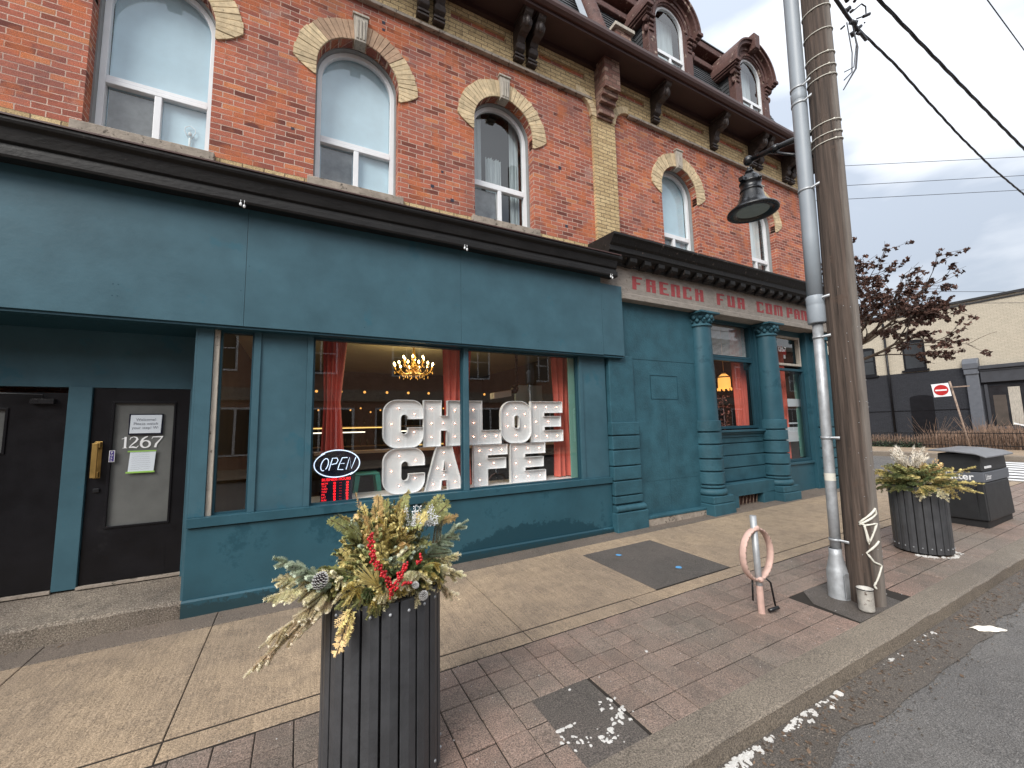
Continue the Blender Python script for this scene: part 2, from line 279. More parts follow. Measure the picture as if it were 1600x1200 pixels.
# ------------------------------------------------------------------ mesh helpers
class MB:
    def __init__(s): s.v = []; s.f = []; s.sm = []
    def add(s, vs, fs, smooth=False):
        b = len(s.v); s.v += [tuple(v) for v in vs]; s.f += [tuple(b+i for i in f) for f in fs]; s.sm += [smooth]*len(fs); return s
    def box(s, x0, x1, y0, y1, z0, z1, top=None):
        vs = [(x, y, z) for x in (x0, x1) for y in (y0, y1) for z in (z0, z1)]
        return s.add(vs, [(0, 1, 3, 2), (4, 6, 7, 5), (0, 4, 5, 1), (2, 3, 7, 6), (0, 2, 6, 4), (1, 5, 7, 3)])
    def prism(s, poly, axis, a, b, smooth=False):
        """poly: (u,v) pairs; axis X: u=Y v=Z, axis Y: u=X v=Z, axis Z: u=X v=Y"""
        n = len(poly); f = {'X': lambda u, v, w: (w, u, v), 'Y': lambda u, v, w: (u, w, v), 'Z': lambda u, v, w: (u, v, w)}[axis]
        vs = [f(u, v, a) for u, v in poly]+[f(u, v, b) for u, v in poly]
        s.add(vs, [tuple(range(n))[::-1], tuple(range(n, 2*n))])
        return s.add(vs, [(i, (i+1) % n, n+(i+1) % n, n+i) for i in range(n)], smooth)
    def tube(s, pts, r, n=8, cap=True, smooth=True):
        pts = [Vector(p) for p in pts]; rs = r if isinstance(r, (list, tuple)) else [r]*len(pts); vs = []
        for i, p in enumerate(pts):
            d = (pts[min(i+1, len(pts)-1)]-pts[max(i-1, 0)]).normalized()
            if i == 0: a = d.orthogonal().normalized()
            a = (a-d*a.dot(d)); a = a.normalized() if a.length > 1e-6 else d.orthogonal().normalized(); b = d.cross(a)
            vs += [p+(a*math.cos(2*PI*k/n)+b*math.sin(2*PI*k/n))*rs[i] for k in range(n)]
        fs = [(i*n+k, i*n+(k+1) % n, (i+1)*n+(k+1) % n, (i+1)*n+k) for i in range(len(pts)-1) for k in range(n)]
        s.add(vs, fs, smooth)
        if cap: s.add(vs[:n], [tuple(range(n))[::-1]]); s.add(vs[-n:], [tuple(range(n))])
        return s
    def lathe(s, prof, c, n=24, smooth=True, a0=0, a1=2*PI, lean=(0, 0)):
        full = abs(a1-a0-2*PI) < 1e-6; m = n if full else n+1; vs = []
        for r, z in prof:
            vs += [(c[0]+r*math.cos(a0+(a1-a0)*k/n)+lean[0]*z, c[1]+r*math.sin(a0+(a1-a0)*k/n)+lean[1]*z, c[2]+z) for k in range(m)]
        return s.add(vs, [(i*m+k, i*m+(k+1) % m, (i+1)*m+(k+1) % m, (i+1)*m+k) for i in range(len(prof)-1) for k in range(n)], smooth)
    def sphere(s, c, r, n=8, m=5):
        vs = []; rr = r if isinstance(r, tuple) else (r, r, r)
        for i in range(m+1):
            t = PI*i/m
            vs += [(c[0]+rr[0]*math.sin(t)*math.cos(2*PI*k/n), c[1]+rr[1]*math.sin(t)*math.sin(2*PI*k/n), c[2]+rr[2]*math.cos(t)) for k in range(n)]
        return s.add(vs, [(i*n+k, i*n+(k+1) % n, (i+1)*n+(k+1) % n, (i+1)*n+k) for i in range(m) for k in range(n)], True)
    def quad(s, a, b, c, d): return s.add([a, b, c, d], [(0, 1, 2, 3)])
    def arc(s, cx, cz, ro, ri, a0, a1, y0, y1, n=16):
        """annular band in the XZ plane (angles from +X), between y0 (front) and y1"""
        for k in range(n):
            t0 = a0+(a1-a0)*k/n; t1 = a0+(a1-a0)*(k+1)/n
            P = lambda r, t, y: (cx+r*math.cos(t), y, cz+r*math.sin(t))
            vs = [P(ro, t0, y0), P(ro, t1, y0), P(ri, t1, y0), P(ri, t0, y0), P(ro, t0, y1), P(ro, t1, y1), P(ri, t1, y1), P(ri, t0, y1)]
            fs = [(0, 3, 2, 1), (4, 5, 6, 7), (0, 1, 5, 4), (3, 7, 6, 2)]
            if k == 0: fs.append((0, 4, 7, 3))
            if k == n-1: fs.append((1, 2, 6, 5))
            s.add(vs, fs)
        return s
    def build(s, name, m, parent=None, bevel=0, solid=0, label=None, weld=True, norm=True):
        if parent:
            r = parent
            while r.parent: r = r.parent
            o3 = Vector(r.location)
        else:
            xs = [v[0] for v in s.v]; ys = [v[1] for v in s.v]; zs = [v[2] for v in s.v]
            o3 = Vector(((min(xs)+max(xs))/2, (min(ys)+max(ys))/2, min(zs)))
        me = bpy.data.meshes.new(name); me.from_pydata([Vector(v)-o3 for v in s.v], [], s.f)
        me.polygons.foreach_set('use_smooth', s.sm)
        if norm and len(s.f) < 60000:
            bm = bmesh.new(); bm.from_mesh(me)
            if weld: bmesh.ops.remove_doubles(bm, verts=bm.verts, dist=1e-5)
            bmesh.ops.recalc_face_normals(bm, faces=bm.faces); bm.to_mesh(me); bm.free()
        for mm in (m if isinstance(m, list) else [m]): me.materials.append(T[mm] if isinstance(mm, str) else mm)
        o = bpy.data.objects.new(name, me); COL.objects.link(o)
        if parent: o.parent = parent
        else: o.location = o3
        if solid: md = o.modifiers.new('s', 'SOLIDIFY'); md.thickness = solid; md.offset = 0
        if bevel: md = o.modifiers.new('b', 'BEVEL'); md.width = bevel; md.segments = 2; md.limit_method = 'ANGLE'
        if label: o['label'] = label
        return o
def tag(o, label, cat, group=None):
    o['label'] = label; o['category'] = cat
    if group: o['group'] = group
    return o
def thing(name, label, cat, loc, group=None):
    o = bpy.data.objects.new(name, None); COL.objects.link(o); o.location = loc; o.empty_display_size = .2
    return tag(o, label, cat, group)
def struct(o): o['kind'] = 'structure'; return o
def stuff(o): o['kind'] = 'stuff'; return o
_dg = None
def text(mb, s, size, o, u=(1, 0, 0), v=(0, 0, 1), depth=.002, align='LEFT', sx=1, shear=0, bold=0):
    """lettering laid out from point o along u, upright along v, standing out towards the reader by depth"""
    cu = bpy.data.curves.new('t', 'FONT'); cu.body = s; cu.size = size; cu.align_x = align; cu.shear = shear; cu.offset = bold; cu.resolution_u = 3
    ob = bpy.data.objects.new('t', cu); COL.objects.link(ob); dg = bpy.context.evaluated_depsgraph_get()
    me = bpy.data.meshes.new_from_object(ob.evaluated_get(dg)); u = Vector(u); v = Vector(v); n = u.cross(v)
    vs = [Vector(o)+u*(p.co.x*sx)+v*p.co.y+n*depth for p in me.vertices]
    mb.add(vs, [tuple(f.vertices) for f in me.polygons])
    bpy.data.objects.remove(ob); bpy.data.curves.remove(cu); bpy.data.meshes.remove(me); return mb
def stroke(mb, pts, w, o, u=(1, 0, 0), v=(0, 0, 1), depth=.002, thick=.002):
    """a flat pen stroke through 2-D points with a width per point"""
    u = Vector(u); v = Vector(v); n = u.cross(v); ws = w if isinstance(w, (list, tuple)) else [w]*len(pts)
    A = []; B = []
    for i, p in enumerate(pts):
        a = Vector(pts[max(i-1, 0)]); b = Vector(pts[min(i+1, len(pts)-1)]); d = (b-a).normalized() if (b-a).length > 0 else Vector((1, 0)); q = Vector((-d.y, d.x))*ws[i]/2
        for L_, s_ in ((A, 1), (B, -1)): c = Vector(p)+q*s_; L_.append(Vector(o)+u*c.x+v*c.y+n*depth)
    k = len(pts); mb.add(A+B, [(i, i+1, k+i+1, k+i) for i in range(k-1)])
def gz(x, y):
    return .017+.015*max(-14, min(18, x))-.018*(5.5-max(1.79, min(6.2, y)))
RZ = lambda x: gz(x, 1.79)-.135

# ------------------------------------------------------------------ ground
def sheet(name, xs, ys, zf, m, parent=None):
    mb = MB(); n = len(ys); mb.add([(x, y, zf(x, y)) for x in xs for y in ys], [(i*n+j, (i+1)*n+j, (i+1)*n+j+1, i*n+j+1) for i in range(len(xs)-1) for j in range(n-1)], True)
    return mb.build(name, m)
def frange(a, b, n): return [a+(b-a)*i/n for i in range(n+1)]
def road_z(x, y):
    z = RZ(x)
    if -8 < y < 1.79: z += .05*math.sin(max(0, min(1, (1.79-y)/8))*PI/2)
    return z+(.004*noise.noise(Vector((x*3, y*3, 0))) if abs(x) < 12 and abs(y) < 4 else 0)
struct(sheet('road', [-600, -60, -14]+frange(-12, 16, 140)+[18, 25, 60, 600], [-600, -60, -14, -8]+frange(-5, 1.8, 40)+[6.2, 20, 60, 600], road_z, 'asph'))
# gutter strip full of dirt, 4 mm above the asphalt
mb = MB(); xs = frange(-3, 15.8, 150); 
for i in range(150):
    a, b = xs[i], xs[i+1]; w0 = .3+.12*noise.noise(Vector((a*1.7, 3, 0))); w1 = .3+.12*noise.noise(Vector((b*1.7, 3, 0)))
    mb.quad((a, 1.79-w0, road_z(a, 1.6)+.008), (b, 1.79-w1, road_z(b, 1.6)+.008), (b, 1.79, road_z(b, 1.6)+.008), (a, 1.79, road_z(a, 1.6)+.008))
stuff(mb.build('gutter_dirt', 'gutdirt'))
# base under the pavement (joint dirt)
mb = MB(); xs = [-14]+frange(-6, 16.2, 40)
def base_z(x, y): return gz(x, y)-.0085
struct(sheet('pavement_base', xs, [1.95, 3.5, 5.15, 6.2], base_z, 'joint'))
def slab(mb, x0, x1, y0, y1, dz=0, ch=.004, tilt=0, gap=.004, gy=0):
    x0 += gap; x1 -= gap; y0 += gap+gy; y1 -= gap+gy; t = [dz+random.uniform(-tilt, tilt) for _ in range(4)]
    P = [(x0, y0), (x1, y0), (x1, y1), (x0, y1)]; Q = [(x0+ch, y0+ch), (x1-ch, y0+ch), (x1-ch, y1-ch), (x0+ch, y1-ch)]
    vs = [(x, y, gz(x, y)-.03) for x, y in P]+[(x, y, gz(x, y)+t[i]-ch) for i, (x, y) in enumerate(P)]+[(x, y, gz(x, y)+t[i]) for i, (x, y) in enumerate(Q)]
    fs = [(i, (i+1) % 4, 4+(i+1) % 4, 4+i) for i in range(4)]+[(4+i, 4+(i+1) % 4, 8+(i+1) % 4, 8+i) for i in range(4)]+[(8, 9, 10, 11)]
    mb.add(vs, fs)
mb = MB(); xj = [-14, -7.2]+[-.71+1.3*k for k in range(-4, 13)]+[16.2]
PX0, PX1, PY0, PY1 = 3.61, 4.92, 3.51, 4.85
for a, b in zip(xj[:-1], xj[1:]):
    if a < PX0 < b or a < PX1 < b:
        if a < PX0 < b:
            slab(mb, a, PX0, 3.5, 5.15, gap=.002); slab(mb, PX0, b, PY1, 5.15, gap=.002)
        else: slab(mb, PX1, b, 3.5, 5.15, gap=.002); slab(mb, a, PX1, PY1, 5.15, gap=.002)
    else: slab(mb, a, b, 3.5, 5.15, gap=.004, gy=.006)
    slab(mb, a, b, 3.3, 3.5, -.003, gap=.005, gy=.006)
struct(mb.build('sidewalk', 'conc'))
mb = MB()
for a, b in zip(xj[:-1], xj[1:]): slab(mb, a, b, 5.15, 5.72 if b < 5.2 else 5.85, .001, gap=.004)
struct(mb.build('sidewalk_edge_strip', 'concw'))
mb = MB(); mb.add([(PX0, PY0, gz(PX0, PY0)-.002), (PX1, PY0, gz(PX1, PY0)-.002), (PX1, PY1, gz(PX1, PY1)-.002), (PX0, PY1, gz(PX0, PY1)-.002)], [(0, 1, 2, 3)])
struct(mb.build('asphalt_patch', 'patch'))
mb = MB()
for (cx, cy, s) in ((4.03, 4.58, .055), (4.36, 3.83, .055)):
    pts = [(cx+s*math.cos(t*PI/3+.3)*random.uniform(.6, 1.3), cy+s*.8*math.sin(t*PI/3+.3)*random.uniform(.7, 1.2)) for t in range(6)]
    mb.add([(x, y, gz(x, y)+.003) for x, y in pts], [tuple(range(6))])
struct(mb.build('survey_marking', 'blue'))
# pavers
mb = MB(); x = -3.05; cols = []
while x < 4.55: cols.append((x, x+.2195)); x += .2195
for a, b in cols:
    for r in range(6):
        y1 = 3.29-r*.21
        if 1.48 < a+.05 and b < 2.02 and 2.05 < y1-.1 < 2.7: continue
        slab(mb, a, b, y1-.21, y1, random.uniform(-.003, .001), ch=.004, tilt=.002, gap=.0036, gy=.001)
x0 = cols[-1][1]
for r in range(6):
    y1 = 3.29-r*.21; x = x0-(.22 if r % 2 else 0)+.22*(r % 2)
    first = .22 if r % 2 else .44
    while x < 16.2:
        w = first; first = .44
        if not (4.66 < x+w*.5 < 5.6 and y1 < 2.76 and x+w*.5 < 5.55): slab(mb, x, x+w, y1-.21, y1, random.uniform(-.002, .001), ch=.004, tilt=.002, gap=.0045, gy=.002)
        x += w
struct(mb.build('paving', 'paver'))
mb = MB()
def patch_quad(P, dz): mb.add([(x, y, gz(x, y)+dz) for x, y in P], [tuple(range(len(P)))])
patch_quad([(1.49, 2.03), (1.97, 2.03), (1.97, 2.66), (1.49, 2.66)], -.0015)
patch_quad([(4.66, 2.04), (5.5, 2.03), (5.56, 2.35), (5.42, 2.64), (4.95, 2.68), (4.7, 2.45)], -.003)
struct(mb.build('asphalt_infill', 'patch'))
# kerb
mb = MB(); xs = frange(-6, 16.2, 220); pr = lambda x: [(2.03, -.05), (2.03, 0), (1.9, -.001), (1.812, -.005), (1.796, -.022), (1.788, -.16)]
vs = []
for x in xs:
    k = noise.noise(Vector((x*2.2, 0, 0)))*.008+noise.noise(Vector((x*9, 4, 0)))*.005
    for j, (y, z) in enumerate(pr(x)):
        q = k*(1 if j >= 2 else 0); vs.append((x, y+q*(1.6 if j in (3, 4) else .6), gz(x, y)+z+(q*.7 if 3 <= j <= 4 else 0)))
mb.add(vs, [(i*6+j, (i+1)*6+j, (i+1)*6+j+1, i*6+j+1) for i in range(220) for j in range(5)])
struct(mb.build('kerb', 'kerbm'))
# side street, its far pavement and crossing
mb = MB(); mb.box(16.2, 16.45, 1.8, 60, -.2, gz(16.3, 3)+.01); mb.box(25, 25.25, -1, 60, 0, .3)
struct(mb.build('side_street_kerb', 'kerbm', bevel=.02))
struct(sheet('side_pavement', [12.6, 16.21], [6.2, 20, 60], lambda x, y: gz(x, 6.2), 'conc'))
struct(sheet('far_pavement', [25.24, 33.2], [-1, 8, 60], lambda x, y: .29, 'conc'))
mb = MB()
for k in range(8):
    x = 17.5+k*.92; mb.add([(a, b, road_z(a, 6.2)+.012) for a, b in ((x, 1.9), (x+.5, 1.9), (x+.5, 5.6), (x, 5.6))], [(0, 1, 2, 3)])
struct(mb.build('crosswalk_marking', 'white'))
struct(sheet('opposite_pavement', [-60, -14, 18, 70], [-15, -9.5], lambda x, y: RZ(x)+.14, 'conc'))
mb = MB()
for (x0, x1, y) in ((-60, 70, -3.2), (-60, 70, -4.75)):
    for dy in (0,): mb.box(x0, x1, y, y+.07, -.2, 0)
# (street-car rails are out of the frame and left out)

# ------------------------------------------------------------------ the brick building
B = thing('brick_building', 'three storey red brick corner building with teal shop fronts and slate mansard roof', 'building', (4, 5.75, 0))
def part(name, mb, m, parent=None, **k): return mb.build(name, m, parent or B, **k)
BR, WY = 5.75, 6.0     # brick face, upper window frame plane
XL, XR = -9.0, 12.3
ZS, RI, RO = 6.98, .56, .85
WIN = [-4.2, -1.64, .62, 2.965, 7.29, 10.32]
edges = sorted(WIN)
mb = MB()
def vq(x0, x1, z0, z1, y=BR): mb.quad((x0, y, z0), (x1, y, z0), (x1, y, z1), (x0, y, z1))
xs = [XL]
for c in edges: xs += [c-RI, c+RI]
xs.append(XR)
for i in range(0, len(xs), 2): vq(xs[i], xs[i+1], 4.6, 9.0)
for c in edges:
    vq(c-RI, c+RI, 4.6, 5.2)
    n = 20
    for k in range(n):
        t0 = PI-PI*k/n; t1 = PI-PI*(k+1)/n
        xa, za, xb, zb = c+RI*math.cos(t0), ZS+RI*math.sin(t0), c+RI*math.cos(t1), ZS+RI*math.sin(t1)
        mb.quad((xa, BR, za), (xb, BR, zb), (xb, BR, 9.0), (xa, BR, 9.0))
        mb.quad((xa, BR, za), (xb, BR, zb), (xb, WY, zb), (xa, WY, za))
    for s in (-1, 1): mb.quad((c+s*RI, BR, 5.2), (c+s*RI, WY, 5.2), (c+s*RI, WY, ZS), (c+s*RI, BR, ZS))
mb.quad((XR, BR, 0), (XR, 16, 0), (XR, 16, 9.0), (XR, BR, 9.0)); mb.quad((XL, BR, 0), (XL, 16, 0), (XL, 16, 9), (XL, BR, 9)); mb.quad((XL, 16, 0), (XR, 16, 0), (XR, 16, 12), (XL, 16, 12))
part('wall', mb, 'brick', norm=False)
def gate(c): return c-RI, c+RI
def upper_window(c, style, hood=False, zb=5.28, zs=ZS, hw=RI, y=WY, ztr=6.03, parent=B):
    """white framed window: arched fixed light over a slider"""
    g = MB(); g.arc(c, zs, hw, hw-.018, 0, PI, y-.1, y+.02, 20)
    for s in (-1, 1): a, b = sorted((c+s*hw, c+s*(hw-.018))); g.box(a, b, y-.1, y+.02, zb, zs)
    f = part('window', g, 'greytrim', parent)
    f['label'] = {'blind': 'arched window with pale blue blind', 'glass': 'arched window with bare reflecting glass', 'net': 'arched window with white net curtain'}[style]
    g = MB(); o, i = hw-.018, hw-.08; g.arc(c, zs, o, i, 0, PI, y-.03, y+.04, 20)
    for s in (-1, 1): a, b = sorted((c+s*o, c+s*i)); g.box(a, b, y-.03, y+.04, zb, zs)
    g.box(c-i, c+i, y-.03, y+.04, zb, zb+.075); g.box(c-i, c+i, y-.025, y+.04, ztr, ztr+.05); g.box(c-i, c+i, y-.035, y+.045, ztr-.055, ztr-.004)
    g.box(c-.035, c+.035, y-.032, y+.04, zb+.075, ztr-.055)
    part('frame', g, 'vinyl', f, bevel=.006)
    q = MB(); n = 20; pts = [(c+i*math.cos(PI*k/n), zs+i*math.sin(PI*k/n)) for k in range(n+1)]
    q.add([(c-i, y+.02, ztr+.04), (c+i, y+.02, ztr+.04)]+[(a, y+.02, b) for a, b in pts], [tuple(range(n+3))])
    q.quad((c+.03, y+.015, zb+.07), (c+i, y+.015, zb+.07), (c+i, y+.015, ztr-.05), (c+.03, y+.015, ztr-.05))
    q.quad((c-i, y+.03, zb+.07), (c-.03, y+.03, zb+.07), (c-.03, y+.03, ztr-.05), (c-i, y+.03, ztr-.05))
    part('pane', q, 'glass', f, norm=False)
    d = MB(); d.box(c-i-.02, c+i+.02, y+.35, y+.36, zb, zs+hw); part('room_behind', d, 'darkin', f)
    d = MB()
    top = zs+.36 if style == 'blind' else zs+hw
    def wavy(x0, x1, z0, z1, yy, amp, m_):
        k = 24; vs = []
        for j in range(k+1):
            x = x0+(x1-x0)*j/k; vs += [(x, yy+amp*math.sin(j*1.7+c)+amp*.6*math.sin(j*.63), z0), (x, yy+amp*math.sin(j*1.7+c)+amp*.6*math.sin(j*.63), z1)]
        d.add(vs, [(2*j, 2*j+2, 2*j+3, 2*j+1) for j in range(k)], True)
    if style == 'blind': wavy(c-i, c+i, zb, zs+hw, y+.06, .0006, 0)
    elif style == 'net': wavy(c-i, c+i*.98, zb, zs+hw, y+.1, .02, 0)
    else: wavy(c-i, c-i*.55, zb, top, y+.15, .02, 0); wavy(c+i*.62, c+i, zb, top, y+.15, .02, 0); wavy(c-i*.3, c+i*.35, zb, zs-.25, y+.24, .03, 0)
    part('curtain', d, {'blind': 'blind', 'net': 'blind3', 'glass': 'blind2'}[style], f)
    # dark insect screen on the left slider
    d = MB(); d.box(c-i+.02, c-.05, y+.04, y+.045, zb+.1, ztr-.08); part('screen', d, 'screen', f)
    return f
for c, st in zip(WIN, ['blind', 'blind', 'blind', 'glass', 'blind', 'net']):
    upper_window(c, st)
for idx, c in enumerate(WIN): # voussoir arches
    cnt = 30; gaps = .006
    for mname, sel in (('yarch', False), ('parch', True)):
        g = MB(); painted = c == .62
        for k in range(-3, cnt+3):
            t0 = PI*k/cnt+.004; t1 = PI*(k+1)/cnt-.004; tm = (t0+t1)/2
            if abs(tm-PI/2) < .105: continue
            mid = painted and .22*PI < tm < .78*PI
            if mid != sel: continue
            ro = RO+random.uniform(-.012, .012); under = tm < 0 or tm > PI
            P = []
            for t in (t0, t1):
                ri = RI if not under else RI/abs(math.cos(t)); al = max(0, -t, t-PI)/(PI/cnt)
                rr = ro if al <= 0 else max(ri+.03, RO-.082*al)
                P += [(c+ri*math.cos(t), ZS+ri*math.sin(t)), (c+rr*math.cos(t), ZS+rr*math.sin(t))]
            q = [P[0], P[1], P[3], P[2]]; yj = random.uniform(-.004, .004)
            g.prism(q, 'Y', BR-.022+yj, BR+.12)
        if g.v: part('arch', g, mname, bevel=.004, label='brown painted arch bricks' if sel else None)
    g = MB()
    k = c; z0, z1 = ZS+RI-.05, ZS+RO+.06
    g.prism([(k-.075, z0), (k+.075, z0), (k+.1, z1), (k-.1, z1)], 'Y', BR-.07, BR+.1)
    for dx in (-.045, 0, .045): g.box(k+dx-.014, k+dx+.014, BR-.085, BR-.07, z0+.03, z1-.06)
    g.box(k-.115, k+.115, BR-.09, BR+.05, z1-.005, z1+.03)
    part('keystone', g, 'oldwood', bevel=.006)
    g = MB(); g.box(c-RI-.07, c+RI+.07, BR-.075, WY+.02, 5.13, 5.26); part('sill', g, 'stone', bevel=.008)
# sill-level yellow course under the windows
for a, b in zip([XL]+[c+RI+.075 for c in edges], [c-RI-.075 for c in edges]+[4.87]):
    if b > a and a < 4.5: g = MB(); g.box(a, min(b, 4.87), BR-.012, BR+.02, 4.7, 5.24); part('brick_course', g, 'ybrick')
# a few dark anchor holes
g = MB()
for (x, z) in ((1.86, 5.88), (1.7, 5.6), (.95, 8.02), (.95, 7.9), (2.02, 5.45), (-.2, 5.9), (4.1, 6.6), (4.2, 5.5)):
    r_ = random.uniform(.018, .034); g.box(x-r_, x+r_, BR-.003, BR+.02, z-r_, z+r_*.9)
part('anchor_hole', g, 'ink')
# frieze under the eaves
g = MB(); FZ0, FZ1 = 8.24, 9.0; panels = []
br_x = [(-1.35, 2), (1.65, 2), (3.36, 2), (6.56, 1), (8.47, 1), (10.1, 2), (11.55, 2)]
cuts = [(-8.4, -1.9), (-1.0, 1.3), (2.0, 3.0), (3.68, 4.72), (5.6, 6.3), (6.85, 8.2), (8.75, 9.7), (10.5, 11.2)]
x = XL
for a, b in cuts:
    g.box(x, a, BR-.05, BR+.02, FZ0, FZ1)
    g.box(a, b, BR-.05, BR+.02, FZ0, 8.585); g.box(a, b, BR-.05, BR+.02, 8.71, FZ1); x = b
g.box(x, XR+.01, BR-.05, BR+.02, FZ0, FZ1)
part('frieze', g, 'ybrick')
for a, b in cuts: g = MB(); g.box(a, b, BR-.006, BR+.01, 8.585, 8.71); part('frieze_panel', g, 'brick')
g = MB(); g.box(XL, 4.87, BR-.085, BR, 8.19, 8.245); g.box(5.83, XR+.03, BR-.085, BR, 8.19, 8.245)
part('moulding', g, 'stone', bevel=.008)
for s, c0 in ((1, 4.87), (-1, 5.43)):      # brick quarter arches into the pilaster
    g = MB(); cx = c0-s*.38; a0, a1 = (0, PI/2) if s > 0 else (PI/2, PI)
    for k in range(8):
        t0 = a0+(a1-a0)*k/8+.01; t1 = a0+(a1-a0)*(k+1)/8-.01
        q = [(cx+r*math.cos(t), 7.88+r*math.sin(t)) for r, t in ((.36, t0), (.5, t0), (.5, t1), (.36, t1))]; g.prism(q, 'Y', BR-.07, BR+.02)
    q = [(c0, 8.25)]+[(cx+.38*math.cos(a0+(a1-a0)*k/8), 7.88+.38*math.sin(a0+(a1-a0)*k/8)) for k in (range(9) if s < 0 else range(9))]
    g.prism([(c0, 8.24), (c0, 7.88)]+[(cx+.36*math.cos(t*PI/16), 7.88+.36*math.sin(t*PI/16)) for t in range(9)] if s > 0 else [(cx+.36*math.cos(t*PI/16), 7.88+.36*math.sin(t*PI/16)) for t in range(8, 17)]+[(c0, 7.88), (c0, 8.24)], 'Y', BR-.045, BR+.02)
    part('quarter_arch', g, 'yarch')
g = MB(); g.box(4.87, 5.43, BR-.06, BR+.02, 4.7, 8.24); part('pilaster', g, 'ybrick', label='yellow brick pilaster between the two shop fronts')
T['corbelm'] = brickmat('painted_striped_brick', (.36, .24, .19), (.15, .06, .05), (.14, .1, .08), rh=.09, bw=.2)
g = MB()
for k, (z0, z1, d) in enumerate(((7.86, 7.92, .1), (7.92, 8.02, .16), (8.02, 8.12, .14), (8.12, 8.22, .22), (8.22, 8.32, .29), (8.32, 8.95, .36))): g.box(4.97, 5.35, BR-d, BR-.03, z0, z1)
part('corbel', g, 'corbelm', bevel=.006)
# eaves
EY = 5.1
g = MB(); g.box(XL, 12.85, EY+.05, BR+.05, 8.95, 8.99); g.box(XL, 12.85, BR-.12, BR-.05, 8.86, 8.95); part('soffit', g, 'maroon')
g = MB(); g.prism([(EY+.06, 8.9), (EY+.12, 8.9), (EY+.12, 9.02), (EY+.06, 9.02)], 'X', XL, 12.86)
g.box(12.8, 12.86, EY+.1, 12, 8.9, 9.02); part('fascia', g, 'maroon')
g = MB(); g.prism([(EY+.06, 8.955), (EY+.02, 8.955), (EY-.03, 8.985), (EY-.05, 9.03), (EY-.05, 9.085), (EY-.035, 9.09), (EY-.03, 9.04), (EY+.06, 9.02)], 'X', XL, 12.9)
part('gutter', g, 'gutter')
def bracket(x, w):
    zt = 8.95; g = MB(); S_ = [(BR-.04, zt), (BR-.52, zt), (BR-.53, zt-.05), (BR-.5, zt-.1), (BR-.45, zt-.13), (BR-.47, zt-.2), (BR-.43, zt-.27), (BR-.34, zt-.31), (BR-.24, zt-.32), (BR-.2, zt-.37), (BR-.22, zt-.43), (BR-.19, zt-.5), (BR-.13, zt-.53), (BR-.12, zt-.57), (BR-.04, zt-.58)]
    g.prism(S_, 'X', x-w/2, x+w/2)
    g.tube([(x-w/2-.015, BR-.37, zt-.2), (x+w/2+.015, BR-.37, zt-.2)], .085, 12); g.tube([(x-w/2-.015, BR-.14, zt-.45), (x+w/2+.015, BR-.14, zt-.45)], .06, 12)
    g.sphere((x, BR-.43, zt-.2), (w*.36, .07, .1), 10, 6); g.box(x-w/2-.02, x+w/2+.02, BR-.56, BR-.04, zt-.045, zt); g.box(x-w/2-.02, x+w/2+.02, BR-.16, BR-.03, zt-.6, zt-.565); g.box(x-w/2-.02, x+w/2+.02, BR-.15, BR-.03, zt-.655, zt-.62)
    part('bracket', g, 'dkbrown', bevel=.006)
for x, n in br_x:
    for k in range(n): bracket(x+(k-(n-1)/2)*.26, .15)
# mansard
MY = lambda z: 5.62+(z-9.1)*.32
mans = []
g = MB(); zrow = 9.05; xe = lambda z: 12.47-(z-9.1)*.32; r = 0
while zrow < 12.0:
    z1 = zrow+.105; xx = XL+(.1 if r % 2 else 0)
    while xx < xe(z1):
        x2 = min(xx+.2, xe(z1)); g.add([(xx+.002, MY(zrow)-.018, zrow), (x2-.002, MY(zrow)-.018, zrow), (x2-.002, MY(z1)-.002, z1), (xx+.002, MY(z1)-.002, z1), (xx+.002, MY(zrow), zrow), (x2-.002, MY(zrow), zrow)], [(0, 1, 2, 3), (0, 4, 5, 1)]); xx = x2
    yy = MY(zrow)
    g.quad((xe(zrow)+.018, yy-.01, zrow), (xe(zrow)+.018, 14, zrow), (xe(z1)+.002, 14, z1), (xe(z1)+.002, yy+.03, z1))
    zrow = z1; r += 1
part('mansard', g, 'slate', weld=False)
g = MB(); zt = 11.75
g.box(XL, xe(zt)+.05, MY(zt)-.28, 14, zt-.55, zt-.4); g.box(XL, xe(zt), MY(zt)-.12, 14, zt-.4, zt-.12); g.box(XL, xe(zt)+.1, MY(zt)-.34, 14, zt-.12, zt+.06)
part('roof_cornice', g, 'flake', bevel=.02)
g = MB(); g.box(XL, xe(zt)+.12, MY(zt)-.36, 14, zt+.062, zt+.09); part('roof', g, 'slate')
g = MB()  # sloping rib of the party wall
pts = [(5.2, MY(z)-.1, z) for z in frange(9.1, 11.3, 26)]
g.tube(pts, [.16+.03*(i % 2) for i in range(27)], 8)
part('rib', g, 'flake')
g = MB(); g.add([(4.86, MY(9.1)-.09, 9.1), (4.98, MY(9.1)-.14, 9.1), (4.98, MY(11.3)-.14, 11.3), (4.86, MY(11.3)-.09, 11.3)], [(0, 1, 2, 3)]); part('flashing', g, 'pvc', solid=.01)
g = MB(); g.box(5.42, 5.82, 5.5, 5.95, 9.05, 9.85); part('pedestal', g, 'corbelm'); g = MB(); g.box(5.36, 5.88, 5.44, 6.0, 9.85, 9.93); part('pedestal_cap', g, 'oldwood', bevel=.01)
